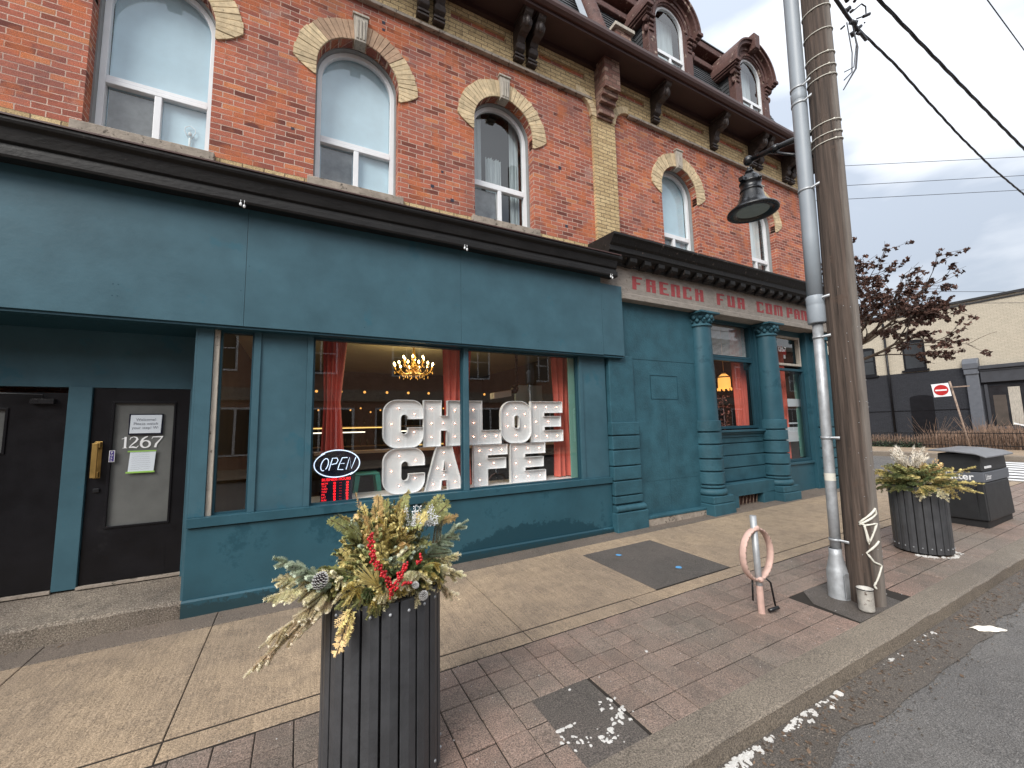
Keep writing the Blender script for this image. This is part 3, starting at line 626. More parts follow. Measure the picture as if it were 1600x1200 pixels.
def dormer(c):
    yf = 5.72; zb = 9.05; zs = 11.0; hw = .46; how = .72
    g = MB()  # cheeks
    for s in (-1, 1):
        x = c+s*(how-.03)
        zz = zb
        while zz < zs+.1:
            g.add([(x+s*.012, yf+.05, zz), (x+s*.012, MY(zz)+.2, zz), (x, MY(zz+.105)+.2, zz+.105), (x, yf+.05, zz+.105)], [(0, 1, 2, 3)]); zz += .105
    d = part('dormer', g, 'slate', weld=False)
    g = MB()
    for s in (-1, 1):
        a, b = sorted((c+s*hw, c+s*how)); g.box(a, b, yf-.03, yf+.15, zb, zs)
        a, b = sorted((c+s*(hw+.09), c+s*(how-.03))); g.box(a, b, yf-.05, yf, zb+1.5, zb+1.56)
        for (dz, dd) in ((1.62, .05), (1.7, .08), (1.8, .11)): g.box(a, b, yf-dd, yf, zb+dz, zb+dz+.06)
        x = c+s*(how+.04); g.tube([(x-.05, yf-.02, zs-.2), (x+.05, yf-.02, zs-.2)], .07, 8); g.sphere((x, yf, zs-.42), (.05, .05, .09), 8, 5)
    n = 16
    for k in range(n):
        t0 = PI*k/n; t1 = PI*(k+1)/n
        q = [(c+hw*math.cos(t0), zs+hw*math.sin(t0)), (c+how*math.cos(t0), zs+how*math.sin(t0)), (c+how*math.cos(t1), zs+how*math.sin(t1)), (c+hw*math.cos(t1), zs+hw*math.sin(t1))]; g.prism(q, 'Y', yf-.03, yf+.12)
    part('surround', g, 'flake', d, bevel=.01)
    g = MB(); g.arc(c, zs, .83, .74, 0, PI, 5.56, 6.75, 20); g.arc(c, zs, .75, .64, 0, PI, 5.66, 5.8, 20); g.arc(c, zs, .87, .82, 0, PI, 5.52, 6.75, 20); g.arc(c, zs, .56, .5, 0, PI, 5.665, 5.8, 20)
    for s in (-1, 1):
        a, b = sorted((c+s*.72, c+s*.9)); g.box(a, b, 5.5, 6.6, zs-.06, zs+.02); a, b = sorted((c+s*.72, c+s*.87)); g.box(a, b, 5.55, 6.6, zs-.11, zs-.06); a, b = sorted((c+s*.7, c+s*.83)); g.box(a, b, 5.6, 6.5, zs-.16, zs-.11)
    g.prism([(c-.09, zs+.58), (c+.09, zs+.58), (c+.12, zs+.98), (c-.12, zs+.98)], 'Y', 5.46, 5.75)
    part('hood', g, 'flake', d, bevel=.008)
    g = MB(); i = hw; n = 16; y = yf+.05
    g.arc(c, zs, i, i-.05, 0, PI, y-.03, y+.03, 16)
    for s in (-1, 1): a, b = sorted((c+s*i, c+s*(i-.05))); g.box(a, b, y-.03, y+.03, zb, zs)
    g.box(c-i+.05, c+i-.05, y-.03, y+.03, 10.2, 10.28); g.box(c-.03, c+.03, y-.028, y+.028, zb, 10.2)
    part('frame', g, 'vinyl', d)
    q = MB(); i -= .05; q.add([(c-i, y, 9.2), (c+i, y, 9.2)]+[(c+i*math.cos(PI*k/n), y, zs+i*math.sin(PI*k/n)) for k in range(n+1)], [tuple(range(n+3))]); part('pane', q, 'glass', d, norm=False)
    q = MB(); q.box(c-i, c+i, y+.22, y+.23, 9.2, zs+i); part('curtain', q, 'blind2', d)
for c in (-1.64, .62, 2.965, 7.28, 10.32): dormer(c)
# roof body so that no light falls in
g = MB(); g.box(XL+.05, XR-.05, BR+.55, 15.95, 9.02, 9.06); part('attic_floor', g, 'darkin')

# ---- teal shop front, left
FY, PYY, SY, DYY = 5.38, 5.54, 5.5, 6.1
g = MB(); g.box(XL, -4.3, FY, 5.75, 3.09, 4.62)
prev = -4.3
for sx_ in (-.6, 2.015, 4.62): g.box(prev+.0015, sx_-.0015, FY, 5.75, 3.09, 4.62); prev = sx_
part('fascia_board', g, 'teal', bevel=.002, label='wide flat teal fascia board over the shop windows')
g = MB(); g.box(4.623, 5.1, FY+.005, 5.75, 3.1, 4.375); part('fascia_board', g, 'teal', bevel=.003, label='narrow teal end board beside the lettered frieze')
g = MB()
for (x, z) in ((-1.72, 3.42), (-1.68, 3.42), (-1.72, 3.3), (-1.68, 3.3), (-.64, 3.5), (-.57, 3.8), (1.98, 3.4), (2.05, 3.9), (4.58, 3.3), (4.66, 3.9), (.7, 3.2), (3.3, 3.22)): g.tube([(x, FY-.001, z), (x, FY+.01, z)], .007, 8)
part('screw_heads', g, 'tealdk')
g = MB(); g.box(XL, 5.1, FY+.02, 5.56, 3.062, 3.088); g.box(XL, -1.04, 5.56, 6.1, 3.06, 3.1); part('soffit_board', g, 'tealdk')
g = MB()  # little cable hooks under the cornice
for x in (-.66, 2.01, 4.7):
    for dx in (0, .035): g.sphere((x+dx, 5.2, 4.44-dx*.5), (.014, .014, .022), 8, 5); g.tube([(x+dx, 5.2, 4.45), (x+dx, 5.2, 4.49)], .003, 5)
part('insulator', g, 'white')
def cornice(x0, x1, prof, name='shop_cornice', m='black', lab=None):
    g = MB(); k = max(2, int((x1-x0)/.3)); xs = frange(x0, x1, k); vs = []
    for x in xs:
        j = .007*noise.noise(Vector((x*.8, 2, 0)))
        vs += [(x, y, z+j) for y, z in prof]
    n = len(prof); g.add(vs, [(i*n+a, (i+1)*n+a, (i+1)*n+(a+1) % n, i*n+(a+1) % n) for i in range(k) for a in range(n)]); g.add(vs[:n], [tuple(range(n))]); g.add(vs[-n:], [tuple(range(n))[::-1]])
    return part(name, g, m, bevel=.004, label=lab)
cornice(XL, 4.86, [(5.75, 4.48), (5.3, 4.48), (5.3, 4.455), (5.21, 4.455), (5.2, 4.48), (5.2, 4.545), (5.235, 4.56), (5.24, 4.6), (5.215, 4.62), (5.19, 4.74), (5.15, 4.765), (5.14, 4.79), (5.14, 4.82), (5.15, 4.825), (5.75, 4.9)], lab='long black cornice with peeling paint over the teal fascia')
g = MB(); g.box(XL, 4.9, 5.125, 5.16, 4.822, 4.838); part('flashing', g, 'gutter')
g = MB()  # ledge + bulkhead
g.box(-1.03, 4.77, SY-.03, 5.62, .9, 1.0); part('sill', g, 'tealbulk', bevel=.004)
g = MB(); g.box(-1.03, 4.765, SY, 5.75, -.06, .89); part('bulkhead', g, 'tealbulk', bevel=.004)
g = MB(); xs = frange(-1.035, 4.765, 20)
g.prism([(SY-.03, -.06), (SY-.03, .155), (SY-.015, .172), (SY+.01, .172), (SY+.01, -.06)], 'X', -1.035, 4.765); part('skirting', g, 'tealbulk')
def pan(x0, x1, z0, z1, y=PYY, y1=5.75, m='teal', name='panel', **k): g = MB(); g.box(x0, x1, y, y1, z0, z1); return part(name, g, m, **k)
pan(-1.03, -.885, 1.0, 3.065, SY+.01, bevel=.004, name='corner_post')
pan(-.495, .06, 1.0, 3.065, bevel=.003); pan(-.5, -.43, 1.0, 3.065, PYY-.02, name='trim', bevel=.003); pan(.06, .125, 1.0, 3.065, PYY-.02, name='trim', bevel=.003)
pan(4.2, 4.765, 1.0, 3.07, bevel=.003); pan(4.185, 4.25, 1.0, 3.065, PYY-.02, name='trim', bevel=.003)
pan(-.883, -.832, 1.0, 3.062, PYY-.005, 5.6, 'oldwood', 'trim', bevel=.003, label='worn cream strip beside the narrow window')
def shopwin(x0, x1, z0, z1, y=5.6, fm='tealdk', sill=True):
    g = MB(); w = .022
    g.box(x0-.001, x0+w, y-.03, y+.03, z0, z1); g.box(x1-w, x1+.001, y-.03, y+.03, z0, z1); g.box(x0+w, x1-w, y-.03, y+.03, z0, z0+w); g.box(x0+w, x1-w, y-.03, y+.03, z1-w, z1)
    f = part('shop_window', g, fm); q = MB(); q.quad((x0+w, y, z0+w), (x1-w, y, z0+w), (x1-w, y, z1-w), (x0+w, y, z1-w)); part('pane', q, 'shopglass', f, norm=False); return f
shopwin(-.83, -.5, 1.0, 3.065)['label'] = 'narrow tall window left of the teal panel'
shopwin(.125, 2.1, 1.0, 3.065)['label'] = 'wide display window left of the mullion'
shopwin(2.175, 4.185, 1.0, 3.065)['label'] = 'wide display window right of the mullion'
pan(2.1, 2.175, 1.0, 3.065, PYY-.02, 5.66, name='mullion', bevel=.003)
pan(4.06, 4.18, 1.02, 3.06, 5.66, 5.69, 'mint', 'inner_trim')
g = MB(); g.box(.1, 4.2, 5.63, 6.25, .93, 1.005); part('window_shelf', g, 'white')
# ---- recessed entrance
g = MB(); g.box(-3.6, -1.03, DYY, DYY+.1, 2.425, 3.06); part('header_panel', g, 'teal')
g = MB(); g.box(-2.225, -2.035, DYY-.03, DYY+.1, .3, 2.425); g.box(-3.6, -3.22, DYY-.02, DYY+.1, .3, 2.425); g.box(-1.17, -1.03, DYY-.05, DYY+.1, .2, 2.425); part('door_post', g, 'teal', bevel=.004)
for a, b in ((-1.05, -1.03), (-3.63, -3.6)): g = MB(); g.box(a, b, 5.51, 6.12, 0, 3.06); part('recess_wall', g, 'teal')
g = MB(); g.box(XL, -3.6, 5.5, 5.75, -.3, 3.09); part('panel', g, 'teal')
g = MB(); g.box(-2.035, -1.17, DYY-.045, DYY+.05, .29, .315); g.box(-3.22, -2.225, DYY-.045, DYY+.05, .29, .315); part('threshold', g, 'stone')
def door(x0, x1, z0, z1, gx0, gx1, gz0, gz1, lab):
    y = DYY; g = MB()
    g.box(x0, gx0, y, y+.05, z0, z1); g.box(gx1, x1, y, y+.05, z0, z1); g.box(gx0, gx1, y, y+.05, z0, gz0); g.box(gx0, gx1, y, y+.05, gz1, z1)
    d = part('door', g, 'doorblk', bevel=.003, label=lab)
    g = MB(); w = .018
    g.box(gx0-w, gx0+.004, y-.012, y, gz0-w, gz1+w); g.box(gx1-.004, gx1+w, y-.012, y, gz0-w, gz1+w); g.box(gx0, gx1, y-.012, y, gz0-w, gz0+.004); g.box(gx0, gx1, y-.012, y, gz1-.004, gz1+w)
    part('moulding', g, 'doorblk', d, bevel=.003)
    q = MB(); q.box(gx0, gx1, y+.02, y+.025, gz0, gz1); part('pane', q, 'frosted', d)
    return d
d1 = door(-2.03, -1.175, .32, 2.42, -1.85, -1.32, .9, 2.255, 'black door with tall frosted pane and brass handle')
d2 = door(-3.21, -2.23, .32, 2.36, -3.0, -2.68, 1.74, 2.18, 'plain black door with small high pane and closer arm')
g = MB(); g.box(-1.985, -1.925, DYY-.006, DYY, 1.43, 1.83); g.box(-1.98, -1.93, DYY-.05, DYY, 1.76, 1.82); g.box(-1.98, -1.93, DYY-.05, DYY, 1.44, 1.5); g.box(-1.992, -1.945, DYY-.062, DYY-.045, 1.44, 1.81); part('handle', g, 'brass', d1, bevel=.005)
g = MB(); g.box(-1.97, -1.92, DYY-.02, DYY, 1.28, 1.32); part('lock', g, 'iron', d1, bevel=.004)
g = MB(); g.box(-2.5, -2.32, DYY-.06, DYY, 2.24, 2.29); g.tube([(-2.41, DYY-.05, 2.29), (-2.41, DYY-.05, 2.335), (-2.7, DYY-.1, 2.34)], .01, 6); part('closer', g, 'iron', d2, bevel=.008)
# 1267 in serif strokes
g = MB(); o = (-1.775, DYY+.02, 1.745); dp = .003; h = .125
def digits(g, o, k, u=(1, 0, 0)):
    cnt_ = [0]
    def st(p, w):
        cnt_[0] += 1; stroke(g, [(a*k, b*k*.75) for a, b in p], [q*k for q in w] if isinstance(w, list) else w*k, o, u, depth=dp+.0006*cnt_[0])
    st([(.0, .82), (.12, .88), (.2, 1)], .035); st([(.19, 1), (.19, 0)], .12); st([(.07, .015), (.31, .015)], .035)
    st([(.42, .74), (.45, .9), (.6, .99), (.75, .93), (.8, .76), (.72, .56), (.5, .25), (.4, .05)], [.03, .06, .05, .09, .13, .1, .06, .05]); st([(.4, .05), (.6, .09), (.78, .02), (.88, .2)], [.06, .11, .08, .03])
    c = [(1.24+.23*math.cos(t), .32+.31*math.sin(t)) for t in frange(0, 2*PI, 18)]; st(c, [.07+.06*abs(math.cos(t)) for t in frange(0, 2*PI, 18)])
    st([(1.01, .3), (1.02, .55), (1.08, .76), (1.2, .92), (1.34, 1.0)], [.13, .13, .12, .1, .07])
    st([(1.56, .78), (1.6, .95), (2.15, .95)], [.03, .06, .1]); st([(2.13, .95), (1.95, .6), (1.8, .3), (1.76, 0)], [.04, .08, .12, .13])
digits(g, o, .172*.98)
part('house_number', g, 'white', d1)
# painted step
g = MB(); vs = []; xs = frange(-3.6, -1.035, 16)
for x in xs:
    j = lambda s: .012*noise.noise(Vector((x*2.5, s, 0)))
    vs += [(x, 5.49+j(1), gz(x, 5.5)-.05), (x, 5.485+j(2), .15+j(3)), (x, 5.51+j(2), .175+j(4)), (x, 5.8, .22+j(5)*.6), (x, 6.16, .295)]
g.add(vs, [(i*5+j, (i+1)*5+j, (i+1)*5+j+1, i*5+j+1) for i in range(16) for j in range(4)])
part('entrance_step', g, 'step')
# ---- rusticated pier, blank wall and columns, right
def blocks(cx, w, y0, zs_, ztop, m='tealr', round_=0):
    g = MB()
    for z0, z1 in zs_:
        if round_: g.lathe([(0, z0), (w-.008, z0), (w, z0+.008), (w, z1-.008), (w-.008, z1), (0, z1)], (cx, y0, 0), 52, smooth=False)
        else: g.box(cx-w, cx+w, y0, 5.75, z0, z1)
    return g
ZB = [(1.715, 1.925), (1.47, 1.685), (1.19, 1.44), (.945, 1.16), (.69, .915)]
g = blocks(5.09, .315, 5.43, [(a-.01, b) for a, b in ZB]+[(.54, .66)], 0); g.box(4.8, 5.37, 5.47, 5.75, .5, 3.12)
part('pier', g, 'tealr', bevel=.012, label='square rusticated teal pier left of the blank wall')
g = MB(); g.prism([(5.6, .4), (5.42, .4), (5.385, .42), (5.375, .45), (5.385, .485), (5.42, .51), (5.6, .51)], 'X', 4.77, 5.44); g.box(4.75, 5.46, 5.37, 5.7, .0, .4); part('pier_base', g, 'tealr', bevel=.012)
g = MB(); g.box(5.36, 7.2, 5.52, 5.75, .2, 3.085); g.box(5.05, 7.2, 5.515, 5.75, 3.088, 4.2); part('blank_wall', g, 'tealr', bevel=.003)
g = MB(); w = .008
for a in ((5.83, 6.56, 2.8, 2.8+w), (5.83, 6.56, 2.35, 2.35+w), (5.83, 5.83+w, 2.358, 2.8), (6.552, 6.56, 2.358, 2.8)): g.box(a[0], a[1], 5.513, 5.521, a[2], a[3])
g.box(6.2, 6.204, 5.518, 5.521, .3, 2.2); g.box(5.5, 7.0, 5.518, 5.521, .845, .85)
part('hatch_outline', g, 'tealdk')
g = MB(); g.box(5.46, 7.1, 5.4, 5.6, .0, .245); part('wall_footing', g, 'stone', bevel=.02)
g = MB(); g.box(5.46, 7.1, 5.39, 5.56, .215, .262); part('footing_cap', g, 'tealr', bevel=.01)
def column(cx, lab):
    cy = 5.52; g = MB()
    g.lathe([(.238, 1.92), (.234, 2.4), (.215, 3.9)], (cx, cy, 0), 32)
    c = part('column', g, 'tealbulk', label=lab)
    g = blocks(cx, .275, cy, [(a+.0, b) for a, b in ZB]+[(.62, .66)], 0, round_=1); g.lathe([(.235, .55), (.235, 1.92)], (cx, cy, 0), 24)
    part('rusticated_drum', g, 'tealr', c)
    g = MB(); g.lathe([(.24, .6), (.27, .595), (.3, .57), (.31, .53), (.3, .49), (.26, .47)], (cx, cy, 0), 32); part('torus', g, 'tealr', c)
    g = MB(); g.box(cx-.32, cx+.32, cy-.31, cy+.2, .0, .33); g.box(cx-.3, cx+.3, cy-.29, cy+.2, .335, .47); part('plinth', g, 'tealr', c, bevel=.015)
    g = MB(); g.lathe([(.215, 3.84), (.245, 3.85), (.245, 3.875), (.22, 3.89), (.21, 3.92), (.23, 4.02), (.26, 4.06), (.265, 4.09), (.29, 4.1)], (cx, cy, 0), 28); g.box(cx-.29, cx+.29, cy-.29, cy+.2, 4.1, 4.135)
    for row, (z, n, r) in enumerate(((3.96, 12, .045), (4.03, 12, .05), (3.98, 6, .03))):
        for k in range(n):
            a = 2*PI*(k+.5*row)/n; rr = .225+.02*row; g.sphere((cx+rr*math.cos(a), cy+rr*math.sin(a), z), (r, r, r*1.1), 6, 4)
    part('capital', g, 'tealr', c)
column(7.32, 'first round teal column next to the blank wall'); column(9.62, 'second round teal column between the two corner windows')
g = blocks(12.0, .3, 5.42, ZB+[(.5, .66)], 0); g.box(11.75, 12.25, 5.46, 5.78, .47, 4.14); g.box(11.68, 12.32, 5.36, 5.78, 0, .47); g.box(11.7, 12.3, 5.4, 5.78, 3.95, 4.135)
part('corner_pilaster', g, 'tealr', bevel=.012)
# apron below first corner window, with vent opening
g = MB(); zz = [(.64, .9), (.925, 1.16), (1.185, 1.42), (1.445, 1.56)]
for a, b in zz: g.box(7.55, 9.4, 5.62, 5.75, a, b)
g.box(7.55, 9.4, 5.65, 5.75, .3, 1.6); g.box(7.66, 9.32, 5.42, 5.75, .37, .615); g.box(7.66, 8.05, 5.42, 5.75, 0, .37); g.box(8.9, 9.32, 5.42, 5.75, 0, .37)
part('apron', g, 'tealr', bevel=.008)
g = MB(); g.box(8.05, 8.9, 5.6, 5.7, 0, .38); v = part('vent', g, 'flake')
g = MB()
for k in range(7): g.tube([(8.1+k*.12, 5.55, .1), (8.16+k*.12, 5.55, .37)], .012, 6)
part('bars', g, 'rust', v)
g = MB(); g.box(7.55, 9.42, 5.52, 5.8, 1.67, 1.715); g.box(7.57, 9.4, 5.56, 5.8, 1.63, 1.67); g.box(7.58, 9.39, 5.6, 5.8, 1.56, 1.63); part('sill', g, 'tealbulk', bevel=.006)
def framed(x0, x1, z0, z1, y, t=.07, m='tealdk', name='shop_window', lab=None):
    g = MB(); g.box(x0-t, x0, y-.03, y+.06, z0-t, z1+t); g.box(x1, x1+t, y-.03, y+.06, z0-t, z1+t); g.box(x0, x1, y-.03, y+.06, z0-t, z0); g.box(x0, x1, y-.03, y+.06, z1, z1+t)
    f = part(name, g, m, bevel=.004, label=lab); q = MB(); q.quad((x0, y+.02, z0), (x1, y+.02, z0), (x1, y+.02, z1), (x0, y+.02, z1)); part('pane', q, 'shopglass', f, norm=False); return f
f = framed(7.7, 9.27, 1.8, 3.24, 5.7, .06, lab='corner window with red curtain behind it'); f2 = framed(7.7, 9.27, 3.36, 4.08, 5.7, .055, lab='transom light with white slatted blind')
g = MB()
for k in range(26): z = 3.37+k*.0275; g.add([(7.71, 5.78, z), (9.26, 5.78, z), (9.26, 5.8, z+.018), (7.71, 5.8, z+.018)], [(0, 1, 2, 3)])
g.box(7.71, 9.26, 5.79, 5.81, 3.36, 3.385); part('blind', g, 'white', f2, solid=.001)
g = MB(); g.box(9.33, 9.75, 5.66, 5.8, 1.56, 4.15); g.box(9.36, 9.42, 5.6, 5.66, 1.7, 4.15); part('trim', g, 'tealdk', bevel=.004)
f = framed(9.98, 11.46, .95, 3.13, 5.74, .06, lab='tall corner window with mint inner frame'); f2 = framed(9.98, 11.38, 3.32, 3.96, 5.74, .055, 'oldwood', lab='transom light with cream frame and house number')
g = MB(); g.box(11.5, 11.75, 5.6, 5.85, .0, 4.15); g.box(9.9, 11.72, 5.68, 5.85, 0, .87); g.box(9.88, 11.72, 5.64, 5.8, .83, .885); g.box(9.9, 11.72, 5.7, 5.85, 4.02, 4.15); g.box(9.3, 9.95, 5.72, 5.9, 3.1, 4.15); g.box(7.5, 9.4, 5.66, 5.8, 4.13, 4.2)
part('panel', g, 'tealbulk', bevel=.004)
g = MB(); digits(g, (10.52, 5.752, 3.62), .155); part('house_number', g, 'white', f2)
# lettered frieze
g = MB(); g.box(4.62, 12.28, 5.4, 5.75, 4.27, 4.78); part('sign_board', g, 'frieze', bevel=.003)
g = MB(); g.box(5.1, 12.3, 5.345, 5.75, 4.15, 4.255); g.prism([(5.4, 4.255), (5.36, 4.255), (5.38, 4.272), (5.4, 4.28)], 'X', 5.1, 12.3); part('architrave', g, 'frieze', bevel=.008)
LET = {'F': ["11111", "11000", "11000", "11110", "11000", "11000", "11000"], 'R': ["11111", "11011", "11011", "11111", "11011", "11011", "11011"], 'E': ["11111", "11000", "11000", "11110", "11000", "11000", "11111"],
 'N': ["11111", "11011", "11011", "11011", "11011", "11011", "11011"], 'C': ["11111", "11001", "11000", "11000", "11000", "11001", "11111"], 'H': ["11011", "11011", "11111", "11011", "11011", "11011", "11011"],
 'U': ["11011", "11011", "11011", "11011", "11011", "11011", "11111"], 'O': ["11111", "11011", "11011", "11011", "11011", "11011", "11111"], 'M': ["1111111", "1101011", "1101011", "1101011", "1101011", "1101011", "1101011"],
 'P': ["11111", "11011", "11011", "11111", "11000", "11000", "11000"], 'A': ["01110", "11011", "11011", "11111", "11011", "11011", "11011"], 'Y': ["11011", "11011", "11011", "11111", "00110", "00110", "00110"]}
g = MB(); pos = [5.39, 5.74, 6.09, 6.41, 6.75, 7.11, 7.79, 8.14, 8.49, 9.19, 9.53, 9.86, 10.38, 10.7, 11.01, 11.34]
for ch, x in zip("FRENCHFURCOMPANY", pos):
    G = LET[ch]; cw = (.25 if ch != 'M' else .34)/len(G[0]); rh = .25/7
    for r, row in enumerate(G):
        c = 0
        while c < len(row):
            if row[c] == '1':
                e = c
                while e < len(row) and row[e] == '1': e += 1
                j = random.uniform(-.003, .003)
                g.box(x+c*cw+j, x+e*cw+j, 5.396, 5.402, 4.625-(r+1)*rh, 4.625-r*rh); c = e
            else: c += 1
part('lettering', g, 'redpaint')
cornice(4.66, 12.55, [(5.75, 4.78), (5.38, 4.78), (5.36, 4.74), (5.345, 4.74), (5.33, 4.8), (5.2, 4.87), (5.18, 4.9), (5.15, 4.91), (5.15, 5.0), (5.11, 5.03), (5.06, 5.11), (5.02, 5.14), (5.02, 5.18), (5.75, 5.24)], m='blackmod', lab='black flaking cornice with small blocks over the lettered frieze')
for k in range(22):
    x = 4.82+k*.352; g = MB(); g.prism([(5.37, 4.735), (5.23, 4.76), (5.19, 4.79), (5.19, 4.868), (5.37, 4.868)], 'X', x, x+.16); part('modillion', g, 'blackmod', bevel=.006)
g = MB(); g.box(4.66, 5.1, 5.14, 5.4, 4.6, 4.72); 
# white drips where the board meets the old wall
g = MB(); random.seed(3)
z = 4.1
while z > 3.16: g.sphere((5.115+random.uniform(-.012, .012), 5.5, z), (.018*random.uniform(.4, 1.2), .012, random.uniform(.03, .07)), 6, 4); z -= random.uniform(.04, .09)
g.sphere((5.1, 5.47, 4.03), (.035, .03, .08), 8, 6); part('sealant', g, 'frieze')

# ---- inside of the shop
g = MB(); g.box(-1.0, 12.1, 12.0, 12.1, .1, 3.6); g.box(-1.05, -1.0, 5.75, 12, .1, 3.6); g.box(12.1, 12.15, 5.9, 12, .1, 4.5); g.box(5.2, 5.3, 5.8, 12, .1, 4.5); g.box(5.3, 12.1, 11.9, 12.0, 3.5, 4.5); part('interior_wall', g, 'inwall')
g = MB(); g.box(-1, 12.1, 5.75, 12.1, .2, .3); part('interior_floor', g, 'floor')
g = MB(); g.box(-1, 5.25, 5.62, 12.1, 3.5, 3.6); g.box(5.25, 12.1, 5.8, 12.1, 4.4, 4.5); part('ceiling', g, 'cream')
g = MB(); g.box(-1.05, 5.3, 5.62, 5.76, 3.06, 3.62); g.box(5.15, 12.2, 5.78, 5.9, 4.1, 4.7); part('lintel', g, 'inwall')

# ------------------------------------------------------------------ things in the shop window
random.seed(11)
def rrect(x0, x1, z0, z1, r, n=7):
    P = []
    for cx, cz, a in ((x1-r, z1-r, 0), (x0+r, z1-r, PI/2), (x0+r, z0+r, PI), (x1-r, z0+r, 1.5*PI)):
        P += [(cx+r*math.cos(a+PI/2*k/n), cz+r*math.sin(a+PI/2*k/n)) for k in range(n+1)]
    return P
def marquee(name_letter, outer, holes, bulbs, label, y=5.74, dep=.075):
    xs = [p[0] for p in outer]; zs = [p[1] for p in outer]; c = ((min(xs)+max(xs))/2, y+dep/2, min(zs))
    t = thing('marquee_letter', label, 'marquee letter', c, 'white marquee letters in the display window')
    bm = bmesh.new(); loops = [outer]+holes
    for lp in loops:
        vs = [bm.verts.new((p[0]-c[0], y+dep*.55-c[1], p[1]-c[2])) for p in lp]
        for i in range(len(vs)): bm.edges.new((vs[i], vs[(i+1) % len(vs)]))
    bmesh.ops.triangle_fill(bm, use_beauty=True, use_dissolve=False, edges=bm.edges)
    me = bpy.data.meshes.new('face'); bm.to_mesh(me); bm.free(); me.materials.append(T['white']); o = bpy.data.objects.new('face', me); COL.objects.link(o); o.parent = t
    g = MB()
    for lp in loops:
        n = len(lp); g.add([(p[0], y, p[1]) for p in lp]+[(p[0], y+dep, p[1]) for p in lp], [(i, (i+1) % n, n+(i+1) % n, n+i) for i in range(n)])
    g.build('rim', 'white', t, solid=.007)
    global BULB
    for (bx, bz) in bulbs:
        ob = bpy.data.objects.new('bulb', BULB); COL.objects.link(ob); ob.parent = t; ob.location = (bx-c[0], y+.03-c[1], bz-c[2])
        ob = bpy.data.objects.new('socket', SOCK); COL.objects.link(ob); ob.parent = t; ob.location = (bx-c[0], y+.038-c[1], bz-c[2])
g = MB(); g.sphere((0, 0, 0), .0068, 8, 6); BULB = bpy.data.meshes.new('bulb'); BULB.from_pydata(g.v, [], g.f); BULB.materials.append(T['bulb'])
g = MB(); g.sphere((0, 0, 0), (.0125, .009, .0125), 8, 6); SOCK = bpy.data.meshes.new('socket'); SOCK.from_pydata(g.v, [], g.f); SOCK.materials.append(T['greytxt'])
def Lt(ch, x0, x1, z0, z1):
    w, h = x1-x0, z1-z0; f = lambda L_: [(x0+a*w, z0+b*h) for a, b in L_]
    if ch == 'C':
        o = [(x1, z0+.64*h), (x1, z1-.17*h)]
        r = .3*w; o = [(x1, z0+.6*h)]+[(x1-r+r*math.cos(a), z1-r+r*math.sin(a)) for a in frange(0, PI/2, 7)]+[(x0+r*1.1+r*1.1*math.cos(a), z1-r*1.1+r*1.1*math.sin(a)) for a in frange(PI/2, PI, 7)]+[(x0+r*1.1+r*1.1*math.cos(a), z0+r*1.1+r*1.1*math.sin(a)) for a in frange(PI, 1.5*PI, 7)]+[(x1-r+r*math.cos(a), z0+r+r*math.sin(a)) for a in frange(1.5*PI, 2*PI, 7)]+[(x1, z0+.42*h)]
        q = .095*w; ix = x0+.42*w; o += [(ix+q*2, z0+.42*h)]+[(ix+q+q*math.cos(a), z0+.4*h+q*math.sin(a)-.04*h) for a in frange(0, -PI, 7)]+[(ix+q+q*math.cos(a), z0+.62*h+q*math.sin(a)) for a in frange(PI, 0, 7)]+[(ix+q*2, z0+.6*h)]
        return o, [], f([(.38, .83), (.78, .71), (.2, .5), (.77, .32), (.38, .17)])
    if ch == 'H': return f([(0, 0), (.42, 0), (.42, .34), (.58, .34), (.58, 0), (1, 0), (1, 1), (.6, 1), (.6, .66), (.44, .66), (.44, 1), (0, 1)]), [], f([(.2, .82), (.8, .78), (.2, .5), (.5, .5), (.8, .49), (.2, .2), (.8, .2)])
    if ch == 'L': return f([(0, 0), (1, 0), (1, .32), (.42, .32), (.42, 1), (0, 1)]), [], f([(.18, .8), (.18, .5), (.18, .18), (.52, .18), (.86, .18)])
    if ch == 'O': return rrect(x0, x1, z0, z1, .36*w), [rrect(x0+.42*w, x0+.6*w, z0+.34*h, z0+.66*h, .085*w)[::-1]], f([(.5, .83), (.22, .69), (.8, .69), (.22, .41), (.8, .39), (.5, .18)])
    if ch == 'E': return f([(0, 0), (1, 0), (1, .28), (.4, .28), (.4, .37), (.94, .37), (.94, .63), (.4, .63), (.4, .72), (1, .72), (1, 1), (0, 1)]), [], f([(.16, .86), (.5, .86), (.84, .86), (.16, .5), (.55, .5), (.16, .14), (.5, .14), (.84, .14)])
    if ch == 'F': return f([(0, 0), (.4, 0), (.4, .4), (.95, .4), (.95, .66), (.4, .66), (.4, .74), (1, .74), (1, 1), (0, 1)]), [], f([(.18, .86), (.52, .86), (.84, .86), (.18, .52), (.6, .53), (.18, .14)])
    if ch == 'A': return f([(0, 0), (.4, 0), (.43, .22), (.57, .22), (.6, 0), (1, 0), (.7, 1), (.3, 1)]), [f([(.46, .44), (.54, .44), (.5, .68)])], f([(.5, .86), (.33, .5), (.66, .55), (.5, .33), (.22, .14), (.8, .16)])
zt, zm, zb_ = 2.296, 1.633, 1.012
